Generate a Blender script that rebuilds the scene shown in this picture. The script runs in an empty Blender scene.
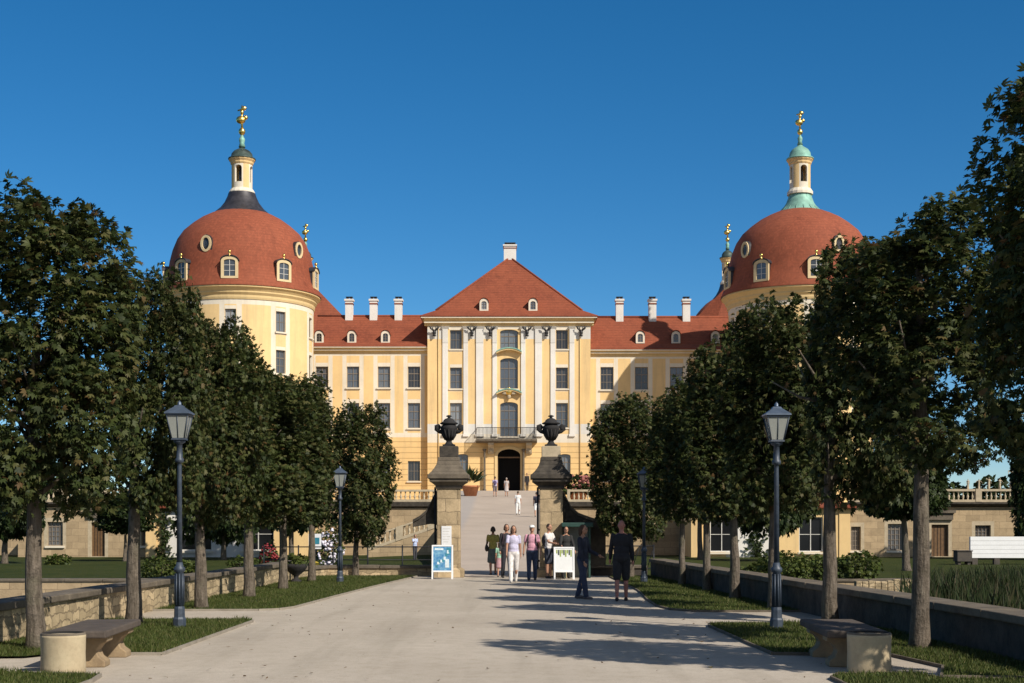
import bpy, math, random
import numpy as np
from mathutils import Vector, Matrix
random.seed(7)
C = bpy.context.scene.collection
F = 1422.0; EYE = 1.62; HOR = 527.0
def X(px, Y): return (px-512)/F*Y
def Z(py, Y): return EYE+(HOR-py)/F*Y
PI = math.pi
# ------------------------------------------------------------------ mesh builder
class MB:
    def __init__(s): s.v=[]; s.f=[]; s.m=[]; s.sm=[]
    def add(s, vs, fs, mi=0, smooth=False):
        o=len(s.v); s.v.extend([tuple(p) for p in vs])
        for f in fs: s.f.append([i+o for i in f]); s.m.append(mi); s.sm.append(smooth)
    def quad(s, a,b,c,d, mi=0): s.add([a,b,c,d],[[0,1,2,3]],mi)
    def box(s, x0,x1,y0,y1,z0,z1, mi=0):
        s.add([(x0,y0,z0),(x1,y0,z0),(x1,y1,z0),(x0,y1,z0),(x0,y0,z1),(x1,y0,z1),(x1,y1,z1),(x0,y1,z1)],
              [[0,3,2,1],[4,5,6,7],[0,1,5,4],[1,2,6,5],[2,3,7,6],[3,0,4,7]],mi)
    def frustum(s, c0, a0,b0, c1, a1,b1, mi=0):   # rect at c0 (half a0,b0) to rect at c1
        s.add([(c0[0]-a0,c0[1]-b0,c0[2]),(c0[0]+a0,c0[1]-b0,c0[2]),(c0[0]+a0,c0[1]+b0,c0[2]),(c0[0]-a0,c0[1]+b0,c0[2]),
               (c1[0]-a1,c1[1]-b1,c1[2]),(c1[0]+a1,c1[1]-b1,c1[2]),(c1[0]+a1,c1[1]+b1,c1[2]),(c1[0]-a1,c1[1]+b1,c1[2])],
              [[0,3,2,1],[4,5,6,7],[0,1,5,4],[1,2,6,5],[2,3,7,6],[3,0,4,7]],mi)
    def prism(s, poly, y0, y1, mi=0):             # poly in (x,z), extruded along y
        n=len(poly)
        s.add([(x,y0,z) for x,z in poly]+[(x,y1,z) for x,z in poly],
              [list(range(n)), list(range(2*n-1,n-1,-1))]+[[i,i+n,(i+1)%n+n,(i+1)%n] for i in range(n)],mi)
    def prismx(s, poly, x0, x1, mi=0):            # poly in (y,z), extruded along x
        n=len(poly)
        s.add([(x0,y,z) for y,z in poly]+[(x1,y,z) for y,z in poly],
              [list(range(n-1,-1,-1)), list(range(n,2*n))]+[[i,(i+1)%n,(i+1)%n+n,i+n] for i in range(n)],mi)
    def slab(s, poly, z0, z1, mi=0):              # poly in (x,y)
        n=len(poly)
        s.add([(x,y,z0) for x,y in poly]+[(x,y,z1) for x,y in poly],
              [list(range(n-1,-1,-1)), list(range(n,2*n))]+[[i,(i+1)%n,(i+1)%n+n,i+n] for i in range(n)],mi)
    def lathe(s, cx,cy, prof, n=24, mi=0, smooth=True, cap=True, a0=0.0, sx=1, sy=1):
        vs=[]; fs=[]; k=len(prof)
        for r,z in prof:
            for i in range(n):
                a=a0+2*PI*i/n; vs.append((cx+sx*r*math.cos(a),cy+sy*r*math.sin(a),z))
        for j in range(k-1):
            for i in range(n):
                fs.append([j*n+i,j*n+(i+1)%n,(j+1)*n+(i+1)%n,(j+1)*n+i])
        s.add(vs,fs,mi,smooth)
        if cap:
            o=len(s.v)-len(vs)
            s.f.append([o+i for i in range(n-1,-1,-1)]); s.m.append(mi); s.sm.append(False)
            s.f.append([o+(k-1)*n+i for i in range(n)]); s.m.append(mi); s.sm.append(False)
    def tube(s, pts, rad, n=8, mi=0, smooth=True):
        pts=[Vector(p) for p in pts]; k=len(pts)
        if not hasattr(rad,'__len__'): rad=[rad]*k
        vs=[]; fs=[]; up=None
        for i,p in enumerate(pts):
            d=(pts[min(i+1,k-1)]-pts[max(i-1,0)]).normalized()
            if up is None: up=d.orthogonal().normalized()
            u=(up-d*up.dot(d)); u=u.normalized() if u.length>1e-5 else d.orthogonal().normalized(); up=u; w=d.cross(u)
            for j in range(n):
                a=2*PI*j/n; vs.append(tuple(p+(u*math.cos(a)+w*math.sin(a))*rad[i]))
        for i in range(k-1):
            for j in range(n): fs.append([i*n+j,i*n+(j+1)%n,(i+1)*n+(j+1)%n,(i+1)*n+j])
        fs.append(list(range(n-1,-1,-1))); fs.append([(k-1)*n+j for j in range(n)])
        s.add(vs,fs,mi,smooth)
    def ell(s, c, rx,ry,rz, n=12, mi=0, rot=None):
        k=max(6,n*2//3); vs=[]; fs=[]
        for j in range(1,k):
            t=PI*j/k
            for i in range(n):
                a=2*PI*i/n; p=Vector((rx*math.sin(t)*math.cos(a),ry*math.sin(t)*math.sin(a),rz*math.cos(t)))
                if rot is not None: p=rot@p
                vs.append((c[0]+p.x,c[1]+p.y,c[2]+p.z))
        t0=Vector((0,0,rz)); t0=rot@t0 if rot is not None else t0
        vs.append((c[0]+t0.x,c[1]+t0.y,c[2]+t0.z)); vs.append((c[0]-t0.x,c[1]-t0.y,c[2]-t0.z))
        for j in range(k-2):
            for i in range(n): fs.append([j*n+i,(j+1)*n+i,(j+1)*n+(i+1)%n,j*n+(i+1)%n])
        T=len(vs)-2
        for i in range(n):
            fs.append([T,i,(i+1)%n]); fs.append([T+1,(k-2)*n+(i+1)%n,(k-2)*n+i])
        s.add(vs,fs,mi,True)
    def limb(s, pts, rad, n=10):                  # tapered chain with round joints, to be remeshed
        for i in range(len(pts)-1): s.tube([pts[i],pts[i+1]],[rad[i],rad[i+1]],n)
        for p,r in zip(pts,rad): s.ell(p,r,r,r,n)
    def mesh(s, name, mats):
        me=bpy.data.meshes.new(name); me.from_pydata(s.v,[],s.f)
        for m in mats: me.materials.append(m)
        me.polygons.foreach_set('material_index',s.m); me.polygons.foreach_set('use_smooth',s.sm); me.update()
        return me
def wloc(o):
    p=Vector((0,0,0))
    while o is not None: p+=Vector(o.location); o=o.parent
    return p
def link(name, me, parent=None, loc=None, rz=0.0):
    o=bpy.data.objects.new(name,me); C.objects.link(o)
    if parent is not None: o.parent=parent
    if loc is not None: o.location=loc
    o.rotation_euler=(0,0,rz); return o
def build(mb, name, mats, parent=None, bevel=0.0):
    """verts given in world coordinates relative to the parent's frame (translation only)"""
    if not isinstance(mats,(list,tuple)): mats=[mats]
    if parent is not None:
        w=wloc(parent); mb.v=[(a-w.x,b-w.y,c-w.z) for a,b,c in mb.v]
    o=link(name, mb.mesh(name,mats), parent)
    if bevel: 
        b=o.modifiers.new('Bevel','BEVEL'); b.width=bevel; b.segments=2; b.limit_method='ANGLE'; b.angle_limit=math.radians(40)
    return o
def tag(o, label=None, cat=None, group=None, kind=None):
    if label: o['label']=label
    if cat: o['category']=cat
    if group: o['group']=group
    if kind: o['kind']=kind
    return o
def empty(name, loc, label, cat, group=None, rz=0.0):
    o=bpy.data.objects.new(name,None); C.objects.link(o); o.location=loc; o.rotation_euler=(0,0,rz)
    o.empty_display_size=.2
    return tag(o,label,cat,group)
def struct(mb, name, mat):
    o=build(mb,name,mat); o['kind']='structure'; return o
def dup(root, loc=None, rz=None, label=None, group=None, scale=None):
    def cp(o, par):
        c=o.copy(); C.objects.link(c); c.parent=par
        for ch in [x for x in C.objects if x.parent==o]: cp(ch,c)
        return c
    r=cp(root,None)
    if loc is not None: r.location=loc
    if rz is not None: r.rotation_euler=(0,0,rz)
    if scale is not None: r.scale=scale
    if label: r['label']=label
    if group: r['group']=group
    return r
# ------------------------------------------------------------------ materials
class NT:
    def __init__(s,name):
        s.mat=bpy.data.materials.new(name); s.mat.use_nodes=True; s.t=s.mat.node_tree
        s.b=s.t.nodes['Principled BSDF']; s.out=s.t.nodes['Material Output']; s.pos=None
    def n(s,typ,**kw):
        x=s.t.nodes.new(typ)
        for k,v in kw.items(): setattr(x,k,v)
        return x
    def l(s,a,b): s.t.links.new(a,b)
    def P(s):
        if s.pos is None: s.pos=s.n('ShaderNodeNewGeometry').outputs['Position']
        return s.pos
    def noise(s,scale,detail=4,rough=.6,vec=None,dist=0):
        x=s.n('ShaderNodeTexNoise'); x.inputs['Scale'].default_value=scale; x.inputs['Detail'].default_value=detail
        x.inputs['Roughness'].default_value=rough; x.inputs['Distortion'].default_value=dist
        s.l(vec if vec is not None else s.P(),x.inputs['Vector']); return x.outputs['Fac']
    def ramp(s,fac,stops):
        x=s.n('ShaderNodeValToRGB'); e=x.color_ramp.elements
        while len(e)<len(stops): e.new(.5)
        for el,(p,c) in zip(e,stops):
            el.position=p; el.color=(c[0],c[1],c[2],1) if hasattr(c,'__len__') else (c,c,c,1)
        s.l(fac,x.inputs['Fac']); return x.outputs['Color']
    def mix(s,a,b,fac,mode='MIX'):
        x=s.n('ShaderNodeMix',data_type='RGBA',blend_type=mode)
        for i,v in ((0,fac),(6,a),(7,b)):
            if hasattr(v,'is_output') : s.l(v,x.inputs[i])
            elif i==0: x.inputs[i].default_value=v
            else: x.inputs[i].default_value=(v[0],v[1],v[2],1)
        return x.outputs[2]
    def math(s,op,a,b=None):
        x=s.n('ShaderNodeMath',operation=op)
        for i,v in enumerate((a,b)):
            if v is None: continue
            if hasattr(v,'is_output'): s.l(v,x.inputs[i])
            else: x.inputs[i].default_value=v
        return x.outputs[0]
    def xyz(s):
        x=s.n('ShaderNodeSeparateXYZ'); s.l(s.P(),x.inputs[0]); return x.outputs
    def comb(s,a,b,c=0.0):
        x=s.n('ShaderNodeCombineXYZ')
        for i,v in enumerate((a,b,c)):
            if hasattr(v,'is_output'): s.l(v,x.inputs[i])
            else: x.inputs[i].default_value=v
        return x.outputs[0]
    def bump(s,h,strength=.3,dist=.02):
        x=s.n('ShaderNodeBump'); x.inputs['Strength'].default_value=strength; x.inputs['Distance'].default_value=dist
        s.l(h,x.inputs['Height']); s.l(x.outputs[0],s.b.inputs['Normal'])
    def col(s,c):
        if hasattr(c,'is_output'): s.l(c,s.b.inputs['Base Color'])
        else: s.b.inputs['Base Color'].default_value=(c[0],c[1],c[2],1)
        return s
    def set(s,rough=.7,metal=0,spec=None):
        s.b.inputs['Roughness'].default_value=rough; s.b.inputs['Metallic'].default_value=metal
        if spec is not None: s.b.inputs['Specular IOR Level'].default_value=spec
        return s
def mul(c,k): return tuple(x*k for x in c)
def simple(name,c,rough=.7,metal=0,var=.15,scale=8,bump=0,spec=None):
    t=NT(name); n=t.noise(scale,4)
    t.col(t.mix(mul(c,1-var),mul(c,1+var),t.ramp(n,[(.3,0),(.7,1)]))).set(rough,metal,spec)
    if bump: t.bump(t.noise(scale*4,5),bump,.02)
    return t.mat
def plaster(name,c,stain=(.34,.27,.18),amt=.36,joint=0):
    t=NT(name); big=t.noise(.35,5,.65); sm=t.noise(3.0,6,.7)
    x,y,z=t.xyz(); streak=t.noise(1.0,4,.6,t.comb(t.math('MULTIPLY',x,1.6),t.math('MULTIPLY',y,1.6),t.math('MULTIPLY',z,.12)))
    cc=t.mix(mul(c,.9),mul(c,1.06),t.ramp(big,[(.3,0),(.7,1)]))
    cc=t.mix(cc,mul(c,.78),t.math('MULTIPLY',t.ramp(sm,[(.5,0),(.8,1)]),.35))
    cc=t.mix(cc,stain,t.math('MULTIPLY',t.ramp(streak,[(.52,0),(.75,1)]),amt))
    if joint:
        w=t.math('FRACT',t.math('DIVIDE',z,joint)); g=t.ramp(w,[(0,1),(.10,1),(.14,0),(1,0)])
        cc=t.mix(cc,mul(c,.62),t.math('MULTIPLY',g,.8)); t.bump(t.math('SUBTRACT',1.0,g),.6,.04)
    else: t.bump(t.noise(25,4),.12,.01)
    t.col(cc).set(.85,0,.25); return t.mat
def tiles(name,c,c2,rowh=.33,line=.5):
    t=NT(name); x,y,z=t.xyz()
    big=t.noise(.22,5,.65); mid=t.noise(1.4,5,.7)
    cc=t.mix(c,c2,t.ramp(big,[(.32,0),(.68,1)]))
    cc=t.mix(cc,mul(c,.62),t.math('MULTIPLY',t.ramp(mid,[(.5,0),(.75,1)]),.55))
    cell=t.noise(1.0,0,.5,t.comb(t.math('MULTIPLY',x,4.5),t.math('MULTIPLY',y,4.5),t.math('MULTIPLY',z,3.0)))
    cc=t.mix(cc,mul(c,1.6),t.math('MULTIPLY',t.ramp(cell,[(.52,0),(.7,1)]),.4))
    w=t.math('FRACT',t.math('DIVIDE',z,rowh)); g=t.ramp(w,[(0,0),(.22,1),(1,.8)])
    cc=t.mix(mul(c,.45),cc,t.math('ADD',t.math('MULTIPLY',g,line),1-line))
    st=t.noise(.9,4,.6,t.comb(x,y,t.math('MULTIPLY',z,.15)))
    cc=t.mix(cc,mul(c,.5),t.math('MULTIPLY',t.ramp(st,[(.55,0),(.75,1)]),.45))
    t.bump(w,.5,.04); t.col(cc).set(.8,0,.3); return t.mat
def stone(name,c,mortar,bw=.6,bh=.3,var=.3,bump=.5,soot=.3,wob=.03):
    t=NT(name); x,y,z=t.xyz()
    br=t.n('ShaderNodeTexBrick'); wn=t.math('MULTIPLY',t.math('SUBTRACT',t.noise(1.7,3),.5),wob*4); wn2=t.math('MULTIPLY',t.math('SUBTRACT',t.noise(2.9,3),.5),wob*3)
    t.l(t.comb(t.math('ADD',t.math('ADD',x,wn),y),t.math('ADD',z,wn2)),br.inputs['Vector'])
    br.inputs['Scale'].default_value=1; br.inputs['Brick Width'].default_value=bw; br.inputs['Row Height'].default_value=bh
    br.inputs['Mortar Size'].default_value=.012; br.inputs['Mortar Smooth'].default_value=.3; br.inputs['Bias'].default_value=0
    br.inputs['Color1'].default_value=(*mul(c,1-var),1); br.inputs['Color2'].default_value=(*mul(c,1+var),1)
    br.inputs['Mortar'].default_value=(*mortar,1)
    n=t.noise(2.2,6,.7); n2=t.noise(14,5,.7)
    cc=t.mix(br.outputs['Color'],mul(c,.45),t.math('MULTIPLY',t.ramp(n,[(.45,0),(.72,1)]),soot*1.6))
    cc=t.mix(cc,mul(c,1.35),t.math('MULTIPLY',t.ramp(n2,[(.5,0),(.75,1)]),.35))
    t.bump(t.math('ADD',t.math('MULTIPLY',br.outputs['Fac'],-1.0),t.math('MULTIPLY',n2,.8)),bump,.03)
    t.col(cc).set(.9,0,.2); return t.mat
def rock(name,c,dark,scale=3,soot=.6,bump=.5):
    t=NT(name); a=t.noise(scale,6,.7); b=t.noise(scale*9,5,.7)
    cc=t.mix(c,dark,t.math('MULTIPLY',t.ramp(a,[(.4,0),(.68,1)]),soot))
    cc=t.mix(cc,mul(c,.7),t.math('MULTIPLY',t.ramp(b,[(.5,0),(.7,1)]),.5))
    t.bump(t.math('ADD',a,t.math('MULTIPLY',b,.5)),bump,.03); t.col(cc).set(.88,0,.25); return t.mat
M={}
M['yellow']=plaster('ochre plaster',(.80,.565,.275))
M['yellow_rust']=plaster('ochre rusticated plaster',(.79,.54,.25),joint=.62)
M['cream']=plaster('cream plaster bands',(.76,.685,.56),amt=.25)
M['mould']=plaster('cornice mouldings',(.68,.50,.25),amt=.25)
M['white']=plaster('white lime wash',(.77,.74,.69),amt=.25)
M['cream_warm']=plaster('warm cream surround',(.68,.53,.31),amt=.2)
M['grey_cap']=plaster('weathered pale capital',(.68,.66,.62),amt=.25)
M['roof']=tiles('clay tile',(.215,.056,.028),(.29,.08,.038))
M['dome']=tiles('clay dome tile',(.25,.066,.033),(.31,.088,.044),.3,.32)
M['slate']=simple('dark sheet metal',(.045,.043,.05),.5,.3,.35,2)
M['copper_dark']=simple('dark green copper',(.05,.075,.065),.55,.25,.6,1.6)
M['copper']=simple('green copper patina',(.22,.42,.34),.6,.2,.3,1.2)
M['gold']=simple('gilded metal',(.85,.60,.18),.3,1,.1,4)
M['iron']=simple('dark wrought iron',(.02,.021,.024),.5,.6,.3,6)
M['lamp_paint']=simple('blue grey lamp paint',(.045,.06,.085),.5,.1,.25,12,.1)
M['wood_door']=simple('brown door boards',(.14,.075,.03),.6,0,.3,5)
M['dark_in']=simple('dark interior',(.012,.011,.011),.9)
M['frame_dark']=simple('dark window bars',(.20,.165,.13),.6)
M['frame_white']=simple('white window bars',(.62,.60,.56),.6)
M['black']=simple('black antler and iron',(.016,.016,.018),.5)
t=NT('window glass'); rnd=t.n('ShaderNodeObjectInfo').outputs['Random']
t.col(t.ramp(rnd,[(0,(.016,.016,.018)),(.4,(.04,.046,.055)),(.72,(.10,.12,.15)),(.86,(.16,.18,.2)),(1,(.34,.36,.38))])).set(.06,0,.7); t.bump(t.noise(1.5,2),.05,.02); M['glass']=t.mat  # paler random panes have sky reflection and curtains put into the base colour
t=NT('shaded window glass'); t.col((.012,.013,.015)).set(.12,0,.25); M['glass_dark']=t.mat
t=NT('lantern glass'); t.col((.50,.52,.48)).set(.2); t.b.inputs['Transmission Weight'].default_value=.4; M['lampglass']=t.mat
M['sandstone']=stone('sandstone blocks',(.46,.35,.215),(.26,.20,.13),.75,.42,.26,.6,.5)
M['casemate']=stone('pale sandstone courses',(.43,.32,.195),(.25,.185,.12),1.0,.5,.14,.4,.3)
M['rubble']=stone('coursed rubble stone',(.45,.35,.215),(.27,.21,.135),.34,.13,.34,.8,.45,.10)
M['drystone']=rock('weathered shade-dark sandstone',(.085,.072,.058),(.02,.019,.018),3,.9,.6)  # base colour also carries the shade on the right walls and volute wing
M['coping']=rock('grey coping stone',(.17,.14,.105),(.05,.043,.036),2.5,.7,.5)
M['kerb']=rock('pale gravelly kerb',(.31,.275,.225),(.16,.135,.105),4,.6,.4)
M['pale_stone']=rock('pale carved stone',(.52,.43,.30),(.2,.16,.1),3,.45,.4)
M['drum']=rock('pale stone drum',(.46,.38,.25),(.28,.2,.12),2.5,.5,.25)
M['bench_top']=rock('dark bench slab',(.11,.088,.072),(.05,.042,.038),4,.7,.35)
M['bench_leg']=rock('bench support sandstone',(.34,.25,.15),(.13,.09,.06),5,.5,.4)
M['terracotta']=simple('terracotta pot',(.42,.16,.07),.8,0,.2,8)
M['boards']=simple('white boards',(.80,.80,.80),.6,0,.05,2)
M['darkbox']=rock('grey brown box',(.10,.085,.07),(.04,.04,.045),4,.6,.2)
# gravel
t=NT('path gravel'); a=t.noise(.35,5,.6); b=t.noise(60,4,.8); c=t.noise(4,5,.7)
vo=t.n('ShaderNodeTexVoronoi'); vo.inputs['Scale'].default_value=70; t.l(t.P(),vo.inputs['Vector'])
x,y,z=t.xyz(); tr=t.noise(1.0,4,.6,t.comb(t.math('MULTIPLY',x,1.3),t.math('MULTIPLY',y,.08),0.0))
cc=t.mix((.445,.385,.315),(.54,.475,.395),t.ramp(a,[(.3,0),(.7,1)])); sp=t.noise(19,3,.9); sp2=t.noise(34,2,.8)
cc=t.mix(cc,(.24,.20,.16),t.math('MULTIPLY',t.ramp(sp,[(.56,0),(.70,1)]),.55)); cc=t.mix(cc,(.62,.56,.48),t.math('MULTIPLY',t.ramp(sp2,[(.58,0),(.72,1)]),.45))
cc=t.mix(cc,(.33,.28,.21),t.math('MULTIPLY',t.ramp(c,[(.45,0),(.75,1)]),.5))
cc=t.mix(cc,(.31,.27,.215),t.math('MULTIPLY',t.ramp(tr,[(.5,0),(.7,1)]),.5))
cc=t.mix(cc,(.22,.185,.145),t.math('MULTIPLY',t.ramp(b,[(.5,0),(.72,1)]),.6))
cc=t.mix(cc,(.62,.57,.5),t.math('MULTIPLY',t.ramp(vo.outputs['Distance'],[(.0,1),(.22,0)]),.3))
t.bump(t.math('ADD',b,t.math('MULTIPLY',vo.outputs['Distance'],.6)),.35,.015); t.col(cc).set(.95,0,.15); M['gravel']=t.mat
# cobbled ramp
t=NT('ramp paving'); a=t.noise(.4,5,.6); b=t.noise(9,5,.7); x,y,z=t.xyz()
side=t.ramp(t.math('MULTIPLY',t.math('ADD',x,4.6),.125),[(0,1),(.17,1),(.22,0),(1,0)])
cc=t.mix((.42,.345,.28),(.50,.415,.34),t.ramp(a,[(.3,0),(.7,1)])); cc=t.mix(cc,(.37,.345,.33),t.math('MULTIPLY',side,.7))
cc=t.mix(cc,(.26,.22,.18),t.math('MULTIPLY',t.ramp(b,[(.5,0),(.75,1)]),.45))
t.bump(b,.4,.02); t.col(cc).set(.92,0,.2); M['ramp']=t.mat
# lawn ground
def lawn(name,c1,c2,dry,damt=.5):
    t=NT(name); a=t.noise(.5,5,.6); b=t.noise(18,5,.8); c=t.noise(2.0,5,.65)
    cc=t.mix(c1,c2,t.ramp(a,[(.3,0),(.7,1)])); cc=t.mix(cc,dry,t.math('MULTIPLY',t.ramp(c,[(.5,0),(.72,1)]),damt))
    cc=t.mix(cc,mul(c1,.45),t.math('MULTIPLY',t.ramp(b,[(.45,0),(.75,1)]),.6)); t.bump(b,.8,.05); t.col(cc).set(.95,0,.1); return t.mat
M['lawn']=lawn('lawn turf',(.045,.068,.014),(.075,.100,.024),(.13,.115,.045))
M['bank']=lawn('bank turf',(.030,.045,.010),(.055,.065,.016),(.085,.078,.03))
M['terrain']=lawn('far ground',(.03,.045,.015),(.05,.06,.02),(.08,.07,.04))
def leaf(name,stops,trans=.22,rough=.5):
    t=NT(name); g=t.n('ShaderNodeNewGeometry'); r=g.outputs['Random Per Island']
    col=t.ramp(r,stops); n=t.noise(1.3,3,.6); col=t.mix(col,(.02,.02,.008),t.math('MULTIPLY',t.ramp(n,[(.45,0),(.75,1)]),.35))
    t.col(col).set(rough,0,.22)
    tl=t.n('ShaderNodeBsdfTranslucent'); t.l(col,tl.inputs['Color']); mx=t.n('ShaderNodeMixShader'); mx.inputs[0].default_value=trans
    t.l(t.b.outputs[0],mx.inputs[1]); t.l(tl.outputs[0],mx.inputs[2]); t.l(mx.outputs[0],t.out.inputs['Surface']); return t.mat
M['leaf']=leaf('chestnut leaves',[(0,(.018,.030,.008)),(.35,(.042,.060,.016)),(.75,(.080,.094,.027)),(.95,(.115,.108,.038)),(1,(.13,.07,.028))],.32,.55)
M['leaf_far']=leaf('lime leaves',[(0,(.016,.028,.008)),(.6,(.03,.05,.014)),(1,(.05,.07,.02))])
M['leaf_shrub']=leaf('shrub leaves',[(0,(.04,.065,.013)),(.6,(.085,.115,.026)),(1,(.15,.165,.045))])
M['leaf_reed']=leaf('reed blades',[(0,(.02,.035,.012)),(.6,(.04,.06,.02)),(1,(.10,.085,.05))],.3)
M['leaf_ivy']=leaf('ivy leaves',[(0,(.03,.05,.015)),(1,(.06,.085,.025))])
M['grass']=leaf('grass blades',[(0,(.048,.072,.013)),(.55,(.082,.110,.024)),(.85,(.125,.135,.038)),(1,(.20,.175,.08))],.3,.6)
M['petal_white']=simple('white lilac blossom',(.72,.68,.76),.7,0,.15,20)
M['petal_red']=simple('red blossom',(.22,.02,.025),.7,0,.3,20)
M['petal_pink']=simple('pink red blossom',(.26,.085,.07),.7,0,.4,10)
M['fallen']=leaf('fallen leaf',[(0,(.10,.06,.025)),(.6,(.16,.09,.035)),(1,(.08,.07,.03))],.1,.8)
# bark
t=NT('bark'); x,y,z=t.xyz(); st=t.noise(1.0,6,.7,t.comb(t.math('MULTIPLY',x,22),t.math('MULTIPLY',y,22),t.math('MULTIPLY',z,3.5))); big=t.noise(2.5,4)
cc=t.mix((.075,.06,.045),(.20,.165,.13),t.ramp(st,[(.35,0),(.65,1)])); cc=t.mix(cc,(.13,.125,.08),t.math('MULTIPLY',t.ramp(big,[(.5,0),(.7,1)]),.5))
kn=t.noise(9,4,.7); cc=t.mix(cc,(.05,.042,.034),t.math('MULTIPLY',t.ramp(kn,[(.56,0),(.68,1)]),.7)); t.bump(t.math('ADD',st,kn),.9,.04); t.col(cc).set(.9,0,.15); M['bark']=t.mat
# water
t=NT('lake water'); t.col((.02,.03,.028)).set(.05,0,.5); t.bump(t.noise(1.2,4),.12,.05); M['water']=t.mat
# ------------------------------------------------------------------ facade with real openings
def facade(mb,u0,u1,z0,z1,ops,mp,matf,rev=.3,ucuts=(),zcuts=(),umax=None,rmat=1):
    us={u0,u1}|{u for u in ucuts if u0<u<u1}; zs={z0,z1}|{z for z in zcuts if z0<z<z1}
    for a,b,c,d,*_ in ops: us|={a,b}; zs|={c,d}
    us=sorted(us); zs=sorted(zs)
    us=[u for i,u in enumerate(us) if i==0 or u-us[i-1]>1e-6]; zs=[z for i,z in enumerate(zs) if i==0 or z-zs[i-1]>1e-6]
    if umax:
        o=[us[0]]
        for a,b in zip(us,us[1:]):
            k=max(1,math.ceil((b-a)/umax))
            for i in range(1,k+1): o.append(a+(b-a)*i/k)
        us=o
    for a,b in zip(us,us[1:]):
        for c,d in zip(zs,zs[1:]):
            um=(a+b)/2; zm=(c+d)/2
            if any(p[0]<um<p[1] and p[2]<zm<p[3] for p in ops): continue
            mb.add([mp(a,c,0),mp(b,c,0),mp(b,d,0),mp(a,d,0)],[[0,1,2,3]],matf(um,zm))
    for p in ops:
        a,b,c,d=p[:4]; arch=p[4] if len(p)>4 else 0
        mb.quad(mp(a,c,0),mp(a,c,rev),mp(a,d,rev),mp(a,d,0),rmat); mb.quad(mp(b,c,rev),mp(b,c,0),mp(b,d,0),mp(b,d,rev),rmat)
        mb.quad(mp(a,c,0),mp(b,c,0),mp(b,c,rev),mp(a,c,rev),rmat)
        if not arch: mb.quad(mp(a,d,rev),mp(b,d,rev),mp(b,d,0),mp(a,d,0),rmat)
        else:
            k=10; um=(a+b)/2; h=(b-a)/2
            pts=[(um-h*math.cos(PI*i/k), d-arch+arch*math.sin(PI*i/k)) for i in range(k+1)]
            for (x0,y0),(x1,y1) in zip(pts,pts[1:]):
                mb.quad(mp(x0,y0,0),mp(x1,y1,0),mp(x1,d,0),mp(x0,d,0),matf(um,d+.01)); mb.quad(mp(x0,y0,rev),mp(x1,y1,rev),mp(x1,y1,0),mp(x0,y0,0),rmat)
WIN={}
def window_mesh(w,h,arch=0,nx=2,nz=3,dark=True,heavy=True):
    key=(round(w,2),round(h,2),round(arch,2),nx,nz,dark)
    if key in WIN: return WIN[key]
    mb=MB(); mb.quad((-w/2-.03,0,-.03),(w/2+.03,0,-.03),(w/2+.03,0,h+.03),(-w/2-.03,0,h+.03),0)
    f=.07; d=.06
    mb.box(-w/2,-w/2+f,-d,-.002,0,h,1); mb.box(w/2-f,w/2,-d,-.002,0,h,1); mb.box(-w/2+f,w/2-f,-d,-.002,0,f,1); mb.box(-w/2+f,w/2-f,-d,-.002,h-f,h,1)
    for i in range(1,nx):
        x=-w/2+w*i/nx; mb.box(x-.03,x+.03,-d-.012,-.002,f,h-f,1)
    for i in range(1,nz):
        zz=h*i/nz; tt=.045 if (nz>=3 and i==nz-1) else .022
        mb.box(-w/2+f,w/2-f,-d+.01,-.002,zz-tt,zz+tt,1)
    for i in range(nx if dark else 0):   # fine glazing bars
        x=-w/2+w*(i+.5)/nx; mb.box(x-.012,x+.012,-.03,-.002,f,h-f,1)
    mb.box(-w/2-.14,w/2+.14,-.44,-.305,-.17,-.03,2)
    me=mb.mesh('window',[M['glass'] if dark else M['glass_dark'],M['frame_dark'] if dark else M['frame_white'],M['cream']]); WIN[key]=me; return me
# ================================================================== CASTLE
YW=160.0; YP=159.2
def hz(z): return EYE+(z-EYE)*YW/147
castle=empty('baroque_castle',(0,YW,3.6),'large yellow baroque castle with red tiled roofs, domed round towers and tall white chimneys','castle')
def put(name,me,parent,loc,rz=0.0):
    w=wloc(parent); return link(name,me,parent,(loc[0]-w.x,loc[1]-w.y,loc[2]-w.z),rz)
def cornice(mb,x0,x1,y,prof,mi=0):          # prof: list of (out,z) from bottom up; ends closed
    poly=[(y+.05,prof[0][1])]+[(y-o,z) for o,z in prof]+[(y+.05,prof[-1][1])]
    mb.prismx(poly[::-1],x0,x1,mi)
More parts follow.
